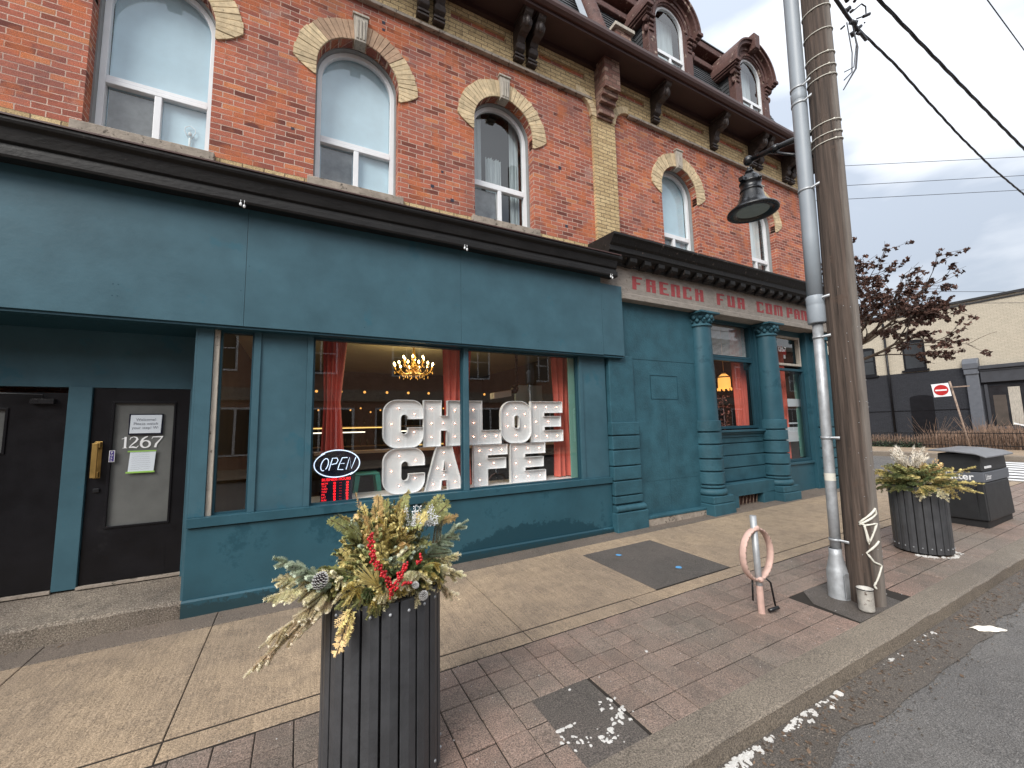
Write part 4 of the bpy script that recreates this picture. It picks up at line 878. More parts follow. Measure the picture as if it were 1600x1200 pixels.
SP = [('C', 1.012, 1.565, zm, zt, 'upper row white marquee letter C, first of the top word', 0), ('H', 1.572, 2.165, zm, zt, 'white marquee letter H with seven small bulbs', 0), ('L', 2.245, 2.8, zm, zt, 'white marquee letter L right of the mullion', 0), ('O', 2.805, 3.35, zm, zt, 'white rounded marquee letter O between L and E', 0), ('E', 3.353, 3.965, zm, zt, 'upper row white marquee letter E beside the red curtain', 0),
      ('C', 1.015, 1.585, zb_, zm-.008, 'lower row white marquee letter C partly behind the planter greenery', 0), ('A', 1.59, 2.16, zb_, zm-.008, 'white marquee letter A standing on the window sill', 0), ('F', 2.335, 2.9, zb_, zm-.008, 'white marquee letter F right of the mullion on the sill', 0), ('E', 2.96, 3.6, zb_, zm-.008, 'lower row white marquee letter E at the end of the bottom word', 0)]
for ch, x0, x1, z0, z1, lab, _ in SP:
    o, hs, bs_ = Lt(ch, x0, x1, z0, z1); marquee(ch, o, hs, bs_, lab)
g = MB(); g.box(.98, 3.98, 5.74, 5.82, zm-.008, zm-.001)
tag(g.build('letter_shelf', 'acryl'), 'thin dark shelf strip between the two rows of white letters', 'shelf')
# open sign
t = thing('open_sign', 'oval OPEN neon sign in the lower left window corner', 'neon sign', (.43, 5.68, 1.3)); ox, oz, ow, oh = .435, 1.468, .27, .17
g = MB(); n = 28; g.prism([(ox+ow*1.06*math.cos(2*PI*k/n), oz+oh*1.06*math.sin(2*PI*k/n)) for k in range(n)], 'Y', 5.69, 5.7); g.build('backing', 'acryl', t)
g = MB(); yy = 5.675
E_ = lambda a: (ox+ow*math.cos(a)*.98, yy, oz+oh*math.sin(a)*.96)
for a0, a1 in ((2.15, 5.5), (-.95, 2.35)):
    g.tube([E_(a) if not (a0 == -.95) else (ox+ow*math.cos(a), yy, oz+oh*1.03*math.sin(a)) for a in frange(a0, a1, 26)], .0065, 6)
def tb(P, w=.16): g.tube([(ox-.215+x*w*.6+y*.035, yy, oz-.075+y*.15) for x, y in P], .0052, 6)
tb([(.55+.42*math.cos(a), .5+.5*math.sin(a)) for a in frange(-.9, 5.0, 18)])
tb([(1.25, 0), (1.3, 1), (1.85, 1), (2.05, .8), (1.95, .55), (1.4, .48)]); tb([(3.15, 1), (2.5, 1), (2.35, .52), (2.95, .52)]); tb([(2.35, .5), (2.3, .04), (3.0, 0)]); tb([(3.35, 0), (3.4, 1), (4.0, .05), (4.2, 1)])
g.build('tubes', 'neonoff', t)
t = thing('hours_sign', 'black panel with red BUSINESS HOURS lettering under the OPEN oval', 'lit sign', (.43, 5.7, .99)); g = MB(); g.box(.25, .625, 5.69, 5.71, .99, 1.3); g.build('panel', 'acryl', t)
g = MB(); text(g, "BUSINESS HOURS", .047, (.262, 5.69, 1.262), sx=.93, bold=.0012)
for k, d in enumerate(("MON", "TUE", "WED", "THU", "FRI", "SAT", "SUN")):
    z = 1.222-k*.034; text(g, d, .03, (.262, 5.69, z), bold=.0006)
    for x in (.395, .405, .545, .555, .4, .55):
        g.box(x+random.uniform(0, .01), x+.02, 5.686, 5.689, z, z+.02)
    for x in (.47, .485): g.box(x, x+.007, 5.686, 5.689, z+.006, z+.01)
g.build('lettering', 'ledred', t)
# curtains
def curtain(x0, x1, z0, z1, y, lab, gather=None):
    g = MB(); n = 40; m = 12; vs = []
    for j in range(m+1):
        z = z1+(z0-z1)*j/m; q = abs(j/m-.5)*2; s = 1-(gather or 0)*(1-q)**1.0
        for i in range(n+1):
            u = i/n; x = x0+(x1-x0)*(u*s+(1-s)*.3*1); vs.append((x, y+.035*math.sin(u*26)+.02*math.sin(u*11+j*.2), z))
    g.add(vs, [(j*(n+1)+i, j*(n+1)+i+1, (j+1)*(n+1)+i+1, (j+1)*(n+1)+i) for j in range(m) for i in range(n)], True)
    return tag(g.build('curtain', 'curtain'), lab, 'curtain', 'long coral curtains in the shop window')
curtain(.24, .56, 1.35, 3.2, 5.92, 'coral curtain above the oval sign at the left window edge', .35)
curtain(1.93, 2.42, 1.02, 3.2, 6.0, 'coral curtain hanging behind the mullion', .25)
curtain(3.9, 4.42, 1.02, 3.2, 5.95, 'coral curtain at the right edge of the big window', .3)
curtain(9.05, 9.5, 1.8, 4.1, 6.0, 'dark red curtain in the first corner window')
curtain(11.0, 11.5, .9, 3.9, 6.2, 'red curtain inside the tall corner window')
g = MB(); g.box(11.55, 11.85, 5.98, 6.0, .95, 3.1); tag(g.build('inner_board', 'mint'), 'mint green board standing inside the tall corner window', 'board')
g = MB(); g.box(11.1, 11.75, 5.95, 5.955, 2.25, 2.45); tag(g.build('notice', 'paper'), 'wide white notice high in the tall corner window', 'notice')
g = MB(); g.box(11.0, 11.6, 6.0, 6.01, 1.35, 1.72); g.box(11.15, 11.6, 5.99, 6.0, 1.8, 1.84); tag(g.build('notice', 'paper'), 'large pale notice low in the tall corner window', 'notice')
g = MB(); g.box(11.08, 11.26, 5.96, 5.965, 3.6, 3.74); g2 = MB(); g2.box(11.12, 11.2, 5.955, 5.96, 3.5, 3.6)
o = g.build('red_card', 'red'); tag(o, 'red and white card under the transom number', 'card'); g2.build('label', 'white', o)
# papers taped to the door
def paper(x0, x1, z0, z1, lines, lab, size, skew=0, backing=None):
    t = thing('notice', lab, 'notice', ((x0+x1)/2, DYY, z0)); y = DYY-.004
    g = MB(); g.add([(x0+skew, y, z1), (x0, y, z0), (x1, y, z0), (x1+skew, y, z1)], [(0, 1, 2, 3)]); g.build('sheet', 'paper', t, solid=.001)
    g = MB(); n = len(lines)
    for k, l in enumerate(lines): text(g, l, size, ((x0+x1)/2+skew/2, y-.002, z1-(z1-z0)*(.1+.8*(k+1)/(n+ .6))), align='CENTER', depth=.001)
    g.build('writing', 'greytxt', t); return t
g = MB(); g.box(-1.72, -1.42, DYY-.001, DYY+.018, 1.895, 2.13); part('backing_card', g, 'acryl', d1)
paper(-1.71, -1.435, 1.91, 2.118, ["Welcome!", "Please watch", "your step! W-"], 'white sheet saying please watch your step on the black door', .042, .005)
pt = paper(-1.7, -1.475, 1.475, 1.71, [], 'handwritten note held by green tape on the black door', .021, .012)
g = MB()
for k in range(9):
    x = -1.685+random.uniform(0, .01); z = 1.69-k*.023; P = []
    while x < -1.5-random.uniform(0, .03): P.append((x, z+random.uniform(-.004, .004))); x += .006
    stroke(g, P, .0016, (.006, DYY-.006, 0), depth=.0005)
g.build('writing', 'greytxt', pt)
for a, b, c, d in ((-1.71, -1.46, 1.7, 1.714), (-1.715, -1.465, 1.464, 1.482)): g = MB(); g.box(a, b, DYY-.008, DYY-.004, c, d); g.build('tape', 'green', pt)
g = MB(); g.box(-1.862, -1.815, DYY-.014, DYY-.012, 1.6, 1.725); ps = tag(g.build('pull_sticker', 'white'), 'small purple PULL sticker beside the brass handle', 'sticker')
g = MB(); g.box(-1.857, -1.82, DYY-.0155, DYY-.0142, 1.605, 1.72); g.build('ground_colour', 'purple', ps)
g = MB(); 
for k, c in enumerate("PULL"): text(g, c, .03, (-1.8385, DYY-.0165, 1.692-k*.0275), align='CENTER', depth=.001)
g.build('writing', 'white', ps)
t = thing('table_lamp', 'bare lamp harp standing behind the lower right pane of the leftmost window', 'lamp', (-1.33, 6.035, 5.4)); g = MB()
g.tube([(-1.345, 6.035, 5.58), (-1.385, 6.035, 5.66), (-1.38, 6.035, 5.71), (-1.33, 6.035, 5.745), (-1.28, 6.035, 5.71), (-1.275, 6.035, 5.66), (-1.315, 6.035, 5.58)], .005, 6); g.build('harp', 'vinyl', t)
g = MB(); g.tube([(-1.33, 6.035, 5.36), (-1.33, 6.035, 5.58)], .012, 8); g.sphere((-1.33, 6.035, 5.63), (.022, .02, .03), 10, 6); g.build('stem', 'blind3', t)
# chandelier
cx, cy, cz = 1.86, 7.5, 2.98
t = thing('chandelier', 'gilt chandelier with lit candle bulbs over the cafe', 'chandelier', (cx, cy, cz-.15))
g = MB(); g.tube([(cx, cy, 3.5), (cx, cy, cz+.2)], .008, 6); g.lathe([(.0, .5), (.06, .5), (.03, .46), (.012, .4), (.03, .3), (.05, .24), (.02, .2), (.05, .12), (.06, .06), (.02, 0), (.045, -.06), (.02, -.12), (0, -.14)], (cx, cy, cz), 14); g.build('stem', 'gold', t)
g = MB(); g2 = MB(); BS = []
for ring, (n, R, z0) in enumerate(((12, .36, .0), (6, .2, .13))):
    for k in range(n):
        a = 2*PI*k/n+.2*ring; ca, sa = math.cos(a), math.sin(a)
        g.tube([(cx+ca*r*R, cy+sa*r*R, cz+z0+h) for r, h in ((.1, .03), (.35, -.07), (.65, -.09), (.9, -.03), (1, .03))], .009, 5)
        x, y, z = cx+ca*R, cy+sa*R, cz+z0+.03; g.lathe([(.0, -.01), (.035, 0), (.035, .008), (.012, .012), (.012, .05)], (x, y, z), 8); BS.append((x, y, z+.075))
        for r, h in ((.45, -.13), (.75, -.14), (1, -.05)): g2.sphere((cx+ca*r*R, cy+sa*r*R, cz+z0+h), (.011, .011, .02), 5, 4)
g.build('arms', 'gold', t); g2.build('crystals', 'gold', t)
q = MB(); q.sphere((0, 0, 0), (.016, .016, .028), 8, 6); cb = bpy.data.meshes.new('candle_bulb'); cb.from_pydata(q.v, [], q.f); cb.materials.append(T['warm'])
for p in BS: ob = bpy.data.objects.new('candle_bulb', cb); COL.objects.link(ob); ob.parent = t; ob.location = Vector(p)-t.location
ld = bpy.data.lights.new('chandelier_light', 'POINT'); ld.energy = 15; ld.color = (1, .74, .42); ld.shadow_soft_size = .3; lo = bpy.data.objects.new('chandelier_light', ld); COL.objects.link(lo); lo.parent = t; lo.location = (0, 0, .1)
# lantern in corner window
t = thing('pendant_lantern', 'lit amber glass lantern hanging in the first corner window', 'lantern', (9.13, 6.3, 2.68)); g = MB()
g.lathe([(.04, .36), (.07, .34), (.13, .28), (.14, .2), (.14, .02), (.1, 0)], (9.13, 6.3, 2.7), 16); g.build('glass_shade', 'warm2', t); g = MB(); g.tube([(9.13, 6.3, 4.2), (9.13, 6.3, 3.05)], .008, 5)
g.lathe([(.0, .4), (.05, .39), (.045, .355)], (9.13, 6.3, 2.7), 12); g.lathe([(.145, .29), (.15, .27), (.145, .26)], (9.13, 6.3, 2.7), 16); g.build('fittings', 'gold', t)
for k in range(9): a = 2*PI*k/9; q = MB(); q.sphere((9.13+.15*math.cos(a), 6.3+.15*math.sin(a), 2.68), (.02, .02, .04), 5, 4); q.build('drop', 'warm2', t)
g = MB()
for k in range(70):
    a = random.uniform(0, 2*PI); z = random.uniform(1.75, 2.5); r = .13*random.random()+.04; x, y = 8.95+r*math.cos(a), 6.25+r*math.sin(a)
    for j in range(3): b = random.uniform(0, 6.28); s = .045; g.add([(x, y, z), (x+s*math.cos(b), y+s*math.sin(b), z+random.uniform(-.03, .04)), (x+s*math.cos(b+.9), y+s*math.sin(b+.9), z+random.uniform(-.03, .04))], [(0, 1, 2)])
g.tube([(8.95, 6.25, 1.7), (8.95, 6.25, 2.5)], .01, 5)
T['dried'] = mat('dried_flowers', (.42, .17, .13), .8, .3, 9, island=.4); tag(g.build('dried_flower_bunch', 'dried', weld=False), 'tall bunch of dried pink flowers under the amber lantern', 'dried flowers')
# bar, stool, spotlight
t = thing('stool', 'turquoise metal stool below the OPEN oval', 'stool', (.9, 6.4, .3)); g = MB(); x0, x1, y0, y1, z = .72, 1.06, 6.25, 6.55, 1.27
g.box(x0, x1, y0, y1, z-.03, z); g.build('seat', 'green2', t, bevel=.02)
for sx_ in (0, 1):
    for sy_ in (0, 1):
        X = (x0, x1)[sx_]; Y = (y0, y1)[sy_]; dx = (-1, 1)[sx_]; dy = (-1, 1)[sy_]; g = MB(); w = .03
        vs = [(X-dx*w*2.2, Y, z-.03), (X, Y, z-.03), (X, Y-dy*w, z-.03), (X-dx*w*2.2, Y-dy*w, z-.03)]; ve = [(X+dx*.09-dx*w, Y+dy*.06, .3), (X+dx*.09, Y+dy*.06, .3), (X+dx*.09, Y+dy*.06-dy*w*.5, .3), (X+dx*.09-dx*w, Y+dy*.06-dy*w*.5, .3)]
        g.add(vs+ve, [(0, 1, 5, 4), (1, 2, 6, 5), (2, 3, 7, 6), (3, 0, 4, 7)]); g.build('leg', 'green2', t)
t = thing('bar_counter', 'wooden bar ledge running behind the white letters', 'counter', (2, 6.9, .3)); g = MB(); g.box(.2, 4.6, 6.7, 7.0, 1.53, 1.57); g.build('worktop', 'wood', t); g = MB(); g.box(.3, 4.5, 6.85, 6.95, .3, 1.53); g.build('front', 'darkin', t)
t = thing('spotlight', 'white boxy spotlight hanging above the white letters', 'spotlight', (3.5, 7, 2.4)); g = MB(); g.add([(3.25+a*.38, 6.95+b*.2, 2.42+c*.12+a*.06) for a in (0, 1) for b in (0, 1) for c in (0, 1)], [(0, 1, 3, 2), (4, 6, 7, 5), (0, 4, 5, 1), (2, 3, 7, 6), (0, 2, 6, 4), (1, 5, 7, 3)]); g.build('housing', 'white', t, bevel=.015); g = MB(); g.tube([(3.62, 7.05, 2.55), (3.8, 7.05, 2.7), (3.8, 7.05, 3.5)], .03, 8); g.sphere((3.74, 7.05, 2.62), .09); g.build('arm', 'iron', t)
g = MB(); g.box(3.95, 4.6, 7.4, 7.44, 1.9, 2.75); tag(g.build('wall_board', 'blind'), 'pale board leaning inside left of the right coral curtain', 'board')
t = thing('back_bar', 'dim bottle shelves with warm strips at the back of the cafe', 'shelving', (1.5, 11.5, .3))
for z in (1.45, 1.95): g = MB(); g.box(-.8, 4.9, 11.3, 11.6, z, z+.03); g.build('shelf', 'wood', t)
g = MB(); g.box(-.5, 2.4, 11.28, 11.3, 1.93, 1.95); g.box(2.9, 4.6, 11.28, 11.3, 1.43, 1.445); g.build('light_strip', 'shelfglow', t)
g = MB()
for k in range(22): g.sphere((-.6+k*.25, 11.25, 2.35+.05*(k % 3)), .022, 8, 5)
for k in range(9): g.sphere((.3+k*.5, 9.8, 2.75), .03, 8, 5)
g.build('small_lights', 'warm2', t)
g = MB()
for k in range(60): x = -.7+k*.092; h = random.uniform(.16, .28); z = 1.48 if k % 2 else 1.98; g.lathe([(0, 0), (.03, 0), (.03, h*.6), (.011, h*.75), (.011, h)], (x, 11.4, z), 7)
g.build('bottles', 'bottle', t)
for (xa, xb) in ((.15, .95), (1.25, 2.7)):
    g = MB(); g.tube([(xa*1.35, 9.5, 1.72+.12), (xb*1.35, 9.5, 1.84)], .012, 6); 
    tag(g.build('tube_light', 'tube'), 'long lit tube %s' % ('behind the left coral curtain' if xa < 1 else 'below the chandelier'), 'tube light')

# ------------------------------------------------------------------ poles and lamp
def polepath(z0, z1, n): return [(5.235+.014*z, 2.215-.011*z, z) for z in frange(z0, z1, n)]
t = thing('utility_pole', 'tall cracked wooden utility pole tagged with white paint near the kerb', 'utility pole', (5.235, 2.215, .05))
g = MB(); n = 40; pts = polepath(0, 9.5, 90); vs = []
for i, p in enumerate(pts):
    r = .15-.0022*p[2]
    for k in range(n):
        a = 2*PI*k/n; rr = r+.005*noise.noise(Vector((math.cos(a)*3, math.sin(a)*3, p[2]*.5)))+.0035*noise.noise(Vector((math.cos(a)*14, math.sin(a)*14, p[2]*.7)))
        for ca, wd in ((3.25, .04), (4.3, .03)):
            cc = ca+.12*math.sin(p[2]*.6+ca); d = abs(a-cc)
            if d < wd*2.5: rr -= .016*(1-d/(wd*2.5))
        vs.append((p[0]+rr*math.cos(a), p[1]+rr*math.sin(a), p[2]))
g.add(vs, [(i*n+k, i*n+(k+1) % n, (i+1)*n+(k+1) % n, (i+1)*n+k) for i in range(90) for k in range(n)], True)
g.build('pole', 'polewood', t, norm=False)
def onpole(z): return 5.235+.014*z, 2.215-.011*z, .15-.0022*z
for z in (6.72, 6.42, 6.12, 5.96, 5.84, 5.28, 5.14, 5.05):
    x, y, r = onpole(z); g = MB(); g.tube([(x+(r+.005)*math.cos(a), y+(r+.005)*math.sin(a), z+.03*math.cos(a)) for a in frange(0, 2*PI, 28)], .006, 5, cap=False)
    if z < 6.3: g.sphere((x+(r+.008)*math.cos(4.1), y+(r+.008)*math.sin(4.1), z-.02), .014, 6, 4)
    g.build('strap', 'rope', t)
def sprayed(pts, w=.021):   # white tag following the round face
    g = MB(); A = []
    for i, (s, z) in enumerate(pts):
        x, y, r = onpole(z); a = 3.98+s; A.append((x+(r+.0035)*math.cos(a), y+(r+.0035)*math.sin(a), z*1.04+.03))
    P = []
    for a, b in zip(A[:-1], A[1:]):
        for k in range(5):
            q = Vector(a).lerp(Vector(b), k/5); x, y, r = onpole(q.z); d = Vector((q.x-x, q.y-y)).normalized()*(r+.004); P.append((x+d.x, y+d.y, q.z))
    P.append(A[-1]); g.tube(P, [w/2*random.uniform(.75, 1.15) for _ in P], 6); return g
g = sprayed([(-.5, .76), (.6, .87), (.55, .92), (-.5, .78), (-.2, .76), (.55, .78), (-.1, .58), (-.25, .77), (-.05, .6)])
q = sprayed([(.6, .61), (-.25, .5), (.1, .42), (.65, .38), (.2, .25), (.0, .2), (.1, .17)]); g.add(q.v, q.f, True); g.build('graffiti', 'rope', t)
random.seed(5); g = MB()
for k in range(46): z = random.uniform(.5, 3.4); x, y, r = onpole(z); a = random.uniform(3.4, 5.6); g.tube([(x+r*.97*math.cos(a), y+r*.97*math.sin(a), z), (x+(r+.008)*math.cos(a), y+(r+.008)*math.sin(a), z)], .0035, 4)
g.build('staples', 'galv', t)
g = MB(); x, y, r = onpole(7.15)
g.box(x-.2, x-.02, y-.22, y-.12, 7.05, 7.3); g.sphere((x-.1, y-.18, 7.05), (.11, .09, .06)); g.box(x+.0, x+.12, y-.17, y-.11, 7.05, 7.4); g.build('junction_box', 'iron', t, bevel=.02)
g = MB()
for k in range(16): c = (6.05+random.uniform(-.02, .42)*1, 2.1+random.uniform(-.06, .06), 7.0+random.uniform(-.12, .25)); g.tube([c, (c[0]+random.uniform(-.08, .08), c[1]+random.uniform(-.05, .05), c[2]+random.uniform(-.06, .06))], random.choice((.012, .02, .028)), 6)
g.tube([(6.25, 2.1, 7.2), (6.5, 2.1, 7.42), (6.62, 2.1, 7.44), (6.6, 2.1, 7.3), (6.3, 2.1, 7.1)], .009, 5)
g.tube([(5.3, 2.05, 7.12), (6.05, 2.1, 7.0), (6.6, 2.13, 6.96)], .02, 6); g.tube([(5.4, 2.05, 7.5), (6.1, 2.1, 7.25)], .025, 6)
g.build('connectors', 'cable', t)
g = MB(); g.tube([(6.0, 2.1, 6.9), (6.05, 2.1, 6.5), (5.98, 2.1, 6.2), (5.75, 2.1, 6.0)], .007, 5); g.tube([(6.15, 2.1, 6.95), (6.22, 2.1, 6.65), (6.1, 2.1, 6.3), (5.7, 2.1, 5.85)], [.006, .012, .012, .006], 5); g.tube([(6.2, 2.1, 6.7), (6.05, 2.1, 6.3), (5.78, 2.1, 6.12)], .006, 5); g.build('loose_wire', 'cable', t)
# conduit
t = thing('conduit', 'grey conduit riser strapped to the left side of the wooden pole', 'conduit', (5.11, 2.4, .05))
cp = lambda z: (5.11+.018*z, 2.4-.008*z)
g = MB(); g.tube([(*cp(z), z) for z in (.42, 1, 2, 3.02)], .05, 24); g.build('steel_pipe', 'galv', t)
g = MB(); g.lathe([(.1, 0), (.1, .01), (.097, .02), (.095, .27), (.088, .29), (.058, .43), (.056, .5), (.052, .5)], (5.11, 2.4, .03), 28); g.box(5.03, 5.2, 2.3, 2.305, .06, .3); g.build('base_shoe', 'galv', t)
g = MB(); g.tube([(*cp(z), z) for z in (3.17, 4, 5, 6.2, 7.5, 8.6)], .078, 28); g.build('plastic_pipe', 'pvc', t)
g = MB(); g.lathe([(.05, 0), (.084, .0), (.088, .012), (.088, .2), (.086, .21), (.088, .22), (.088, .3), (.078, .32)], (*cp(3), 2.98), 28); g.build('coupling', 'pvc', t); g = MB(); g.lathe([(.079, 0), (.081, .004), (.081, .1), (.079, .104)], (*cp(5.72), 5.7), 28); g.build('coupling', 'pvc', t)
for z in (5.86, 5.66, 4.57, 3.26, 2.82, 1.7, .62):
    r = .082 if z > 3.1 else .054; g = MB(); x, y = cp(z); px, py, pr_ = onpole(z); ang = math.atan2(py-y, px-x)
    P = [(x+r*math.cos(ang+a), y+r*math.sin(ang+a)) for a in frange(.9, 2*PI-.9, 20)]
    tdir = (math.cos(ang-.75), math.sin(ang-.75)); P = P+[(P[-1][0]+tdir[0]*.09, P[-1][1]+tdir[1]*.09)]
    n = len(P); g.add([(a, b, z-.014) for a, b in P]+[(a, b, z+.014) for a, b in P], [(i, i+1, n+i+1, n+i) for i in range(n-1)], True); g.build('strap', 'galv', t, solid=.004)
g = MB(); x, y = cp(1.28); g.tube([(x, y, 1.24), (x, y, 1.32)], .0515, 24, cap=False); g.build('stencil_label', 'rope', t)
# street lamp
lx, ly, lz = 5.17, 2.985, 4.63
t = thing('street_lamp', 'black bell shaped street lamp on an arm from the pole', 'street lamp', (lx, ly, lz))
g = MB(); g.tube([(5.3, 2.16, 5.27), (5.22, 2.5, 5.29), (lx, ly-.03, 5.33)], .034, 14); g.tube([(5.2, 2.62, 5.3), (5.19, 2.7, 5.305)], .042, 14); g.tube([(5.28, 2.25, 4.95), (5.22, 2.6, 5.2), (5.2, 2.72, 5.29)], .016, 8); g.build('arm', 'iron', t)
g = MB(); g.sphere((lx, ly, 5.33), .062, 16, 10); g.lathe([(.03, .6), (.03, .56), (.05, .555), (.05, .535), (.03, .53), (.03, .5), (.075, .5), (.11, .46), (.125, .4), (.132, .395), (.132, .375), (.122, .37), (.122, .29), (.132, .285), (.132, .265), (.122, .26), (.125, .215)], (lx, ly, lz), 32); g.box(lx-.2, lx-.1, ly-.03, ly+.03, lz+.37, lz+.42); g.sphere((lx-.02, ly-.14, lz+.39), .025); g.build('housing', 'iron', t)
g = MB(); g.lathe([(.122, .26), (.135, .22), (.16, .14), (.2, .08), (.25, .04), (.29, .01), (.3, -.005), (.3, -.02), (.285, -.025), (.2, -.01), (.19, .0)], (lx, ly, lz), 40); g.build('bell_shade', 'iron', t)
g = MB(); g.lathe([(0, .005), (.1, .006), (.19, -.0)], (lx, ly, lz), 32); g.build('lens', 'lens', t)
# pail
px, py = 4.965, 2.11; z0 = gz(px, py); t = thing('tin_can', 'paint splashed white tin can at the foot of the pole', 'tin can', (px, py, z0)); g = MB(); g.lathe([(0, .004), (.06, .004), (.064, .02), (.064, .2), (.067, .205), (.067, .215), (.056, .215), (.056, .03), (0, .03)], (px, py, z0), 28); g.build('body', 'tin', t)
g = MB(); g.lathe([(.067, 0), (.071, .004), (.067, .01)], (px, py, z0+.205), 28); g.lathe([(0, 0), (.056, 0)], (px, py, z0+.17), 20); g.build('rim', 'iron', t)
# wires
def wire(pts, r, lab, twist=0, name='cable'):
    g = MB()
    P = [Vector(p) for p in pts]; Q = []
    for a, b in zip(P[:-1], P[1:]):
        k = max(2, int((b-a).length/(.06 if twist else .8))); Q += [a.lerp(b, i/k) for i in range(k)]
    Q.append(P[-1])
    if twist:
        for ph in (0, 2.1, 4.2): g.tube([(q.x, q.y+r*.75*math.cos(q.x*twist+ph), q.z+r*.75*math.sin(q.x*twist+ph)) for q in Q], r*.8, 5)
    else: g.tube(Q, r, 6)
    return tag(g.build(name, 'cable'), lab, 'wire')
def sag(x0, x1, y, z0, z1, s, n=24, y1=None): return [(x0+(x1-x0)*i/n, y+((y1 if y1 is not None else y)-y)*i/n, z0+(z1-z0)*i/n-4*s*(i/n)*(1-i/n)) for i in range(n+1)]
wire([(6.3, 2.13, 7.03), (7.57, 2.15, 7.02), (8.64, 2.15, 6.86), (9.92, 2.15, 6.7), (11.5, 2.15, 6.58), (13.5, 2.15, 6.56), (18, 2.1, 6.6), (30, 2.0, 7.1)], .0105, 'thick twisted black cable leaving the pole connectors', 6)
wire(sag(-12, 34, 1.3, 6.6, 6.6, 1.15, 40), .0095, 'thick twisted black cable passing in front of the pole', 6)
wire(sag(-12, 34, 1.3, 8.2, 8.2, .85, 30), .006, 'thin black cable high in the right corner of the sky')
def crosswire(z, p, q, lab):
    def at(X, Yr, Zr): k = (z-1.9)/Zr; return Vector((X*k, Yr*k, z))
    a = at(1, *p); b = at(1, *q); d = (b-a); k = (12.32-a.x)/d.x if a.x > 12.3 else 0; wire([a+d*min(0, k), a, b, b+d*3], .008, lab)
crosswire(9.9, (.383, .5305), (.1535, .405), 'topmost of the thin wires crossing the sky beside the pole')
crosswire(9.2, (.381, .4855), (.1565, .3755), 'middle one of the thin wires crossing the sky')
crosswire(8.7, (.3785, .4545), (.1585, .3525), 'lowest of the thin wires crossing above the leafy tree')
def farwire(z, X1, Y1, X2, Y2, lab): wire([(X1, Y1, z), (X2, Y2, z), (X2+(X2-X1)*6, Y2+(Y2-Y1)*6, z)], .007, lab)
farwire(5.9, 17.2, 5.2, 20.8, 3.62, 'thin wire grazing the cream wall roofline'); farwire(5.5, 17.6, 5.0, 20.6, 3.6, 'thin wire crossing the cream wall below the roofline')

# ------------------------------------------------------------------ bike post
bx, by = 4.075, 2.6; z0 = gz(bx, by)
t = thing('bike_post', 'leaning grey steel bike post with a faded pink ring', 'bike post', (bx, by, z0))
le = lambda z: (bx-.02*z, by, z0+z)
g = MB(); g.tube([le(-.02), le(.93)], .03, 20); g.build('post', 'galv', t); g = MB(); g.tube([le(-.02), le(.26)], .031, 20, cap=False); g.build('painted_foot', 'pink', t)
g = MB(); n = 48; vs = []; R = .235
for i in range(n):
    a = 2*PI*i/n; c = Vector((bx-.01+R*math.cos(a)*.95, by-.005, z0+.56+R*math.sin(a)*1.02)); d = Vector((math.cos(a), 0, math.sin(a)))
    for (u, v) in ((.006, -.032), (.013, -.02), (.013, .02), (.006, .032), (-.008, .032), (-.011, 0), (-.008, -.032)): vs.append(c+d*u+Vector((0, v, 0)))
g.add(vs, [(i*7+k, i*7+(k+1) % 7, ((i+1) % n)*7+(k+1) % 7, ((i+1) % n)*7+k) for i in range(n) for k in range(7)], True)
g.sphere((bx-.01, by-.02, z0+.81), (.035, .03, .03)); g.sphere((bx-.01, by-.02, z0+.32), (.035, .03, .03)); g.build('ring', 'pink', t)
g = MB()
for k in range(26):
    a = .35+k*.215; c = (bx-.01+R*math.cos(a)*.95, by-.036, z0+.56+R*math.sin(a)*1.02); g.box(c[0]-.006, c[0]+.006, c[1]-.002, c[1]+.003, c[2]-.008, c[2]+.008)
g.build('embossing', 'rust', t)
g = MB(); g.tube([(bx+.05, by-.03, z0+.33), (bx+.1, by-.05, z0+.28), (bx+.13, by-.06, z0+.06)], .009, 8); g.tube([(bx-.03, by+.05, z0+.32), (bx-.03, by+.06, z0+.1)], .009, 8); g.tube([(bx+.04, by-.05, z0+.03), (bx+.16, by-.07, z0+.04)], .017, 10)
tag(g.build('bike_lock', 'iron'), 'broken black bike lock hanging from the pink ring', 'bike lock')
# ------------------------------------------------------------------ litter bin
x0, x1, y0, y1 = 9.78, 11.04, 2.38, 2.94; z0 = .1
t = thing('litter_bin', 'black double litter bin with grey band lettering and sloping lid', 'litter bin', ((x0+x1)/2, (y0+y1)/2, z0))
g = MB(); g.box(x0+.03, x1-.03, y0+.03, y1-.03, z0, z0+.12); g.build('base', 'plblk', t, bevel=.01)
def tbox(g, a, b, z0, z1):  # a,b insets at bottom / top
    vs = [(x0+a, y0+a, z0), (x1-a, y0+a, z0), (x1-a, y1-a, z0), (x0+a, y1-a, z0), (x0+b, y0+b, z1), (x1-b, y0+b, z1), (x1-b, y1-b, z1), (x0+b, y1-b, z1)]
    g.add(vs, [(0, 1, 2, 3), (4, 5, 6, 7), (0, 1, 5, 4), (1, 2, 6, 5), (2, 3, 7, 6), (3, 0, 4, 7)])
g = MB(); tbox(g, 0, .02, z0+.12, z0+.72); g.build('body', 'binblk', t, bevel=.02)
g = MB(); g.box(x0-.003, x0+.02, y0+.1, y0+.105, z0+.16, z0+.68); g.box(x0-.001, x0+.03, y0+.12, y1-.04, z0+.16, z0+.66); g.build('door', 'binblk', t, bevel=.006)
g = MB(); tbox(g, .008, .008, z0+.73, z0+.89); g.build('band', 'bingrey', t, bevel=.008)
g = MB(); tbox(g, .02, .035, z0+.9, z0+1.18); g.build('hood', 'binblk', t, bevel=.01)
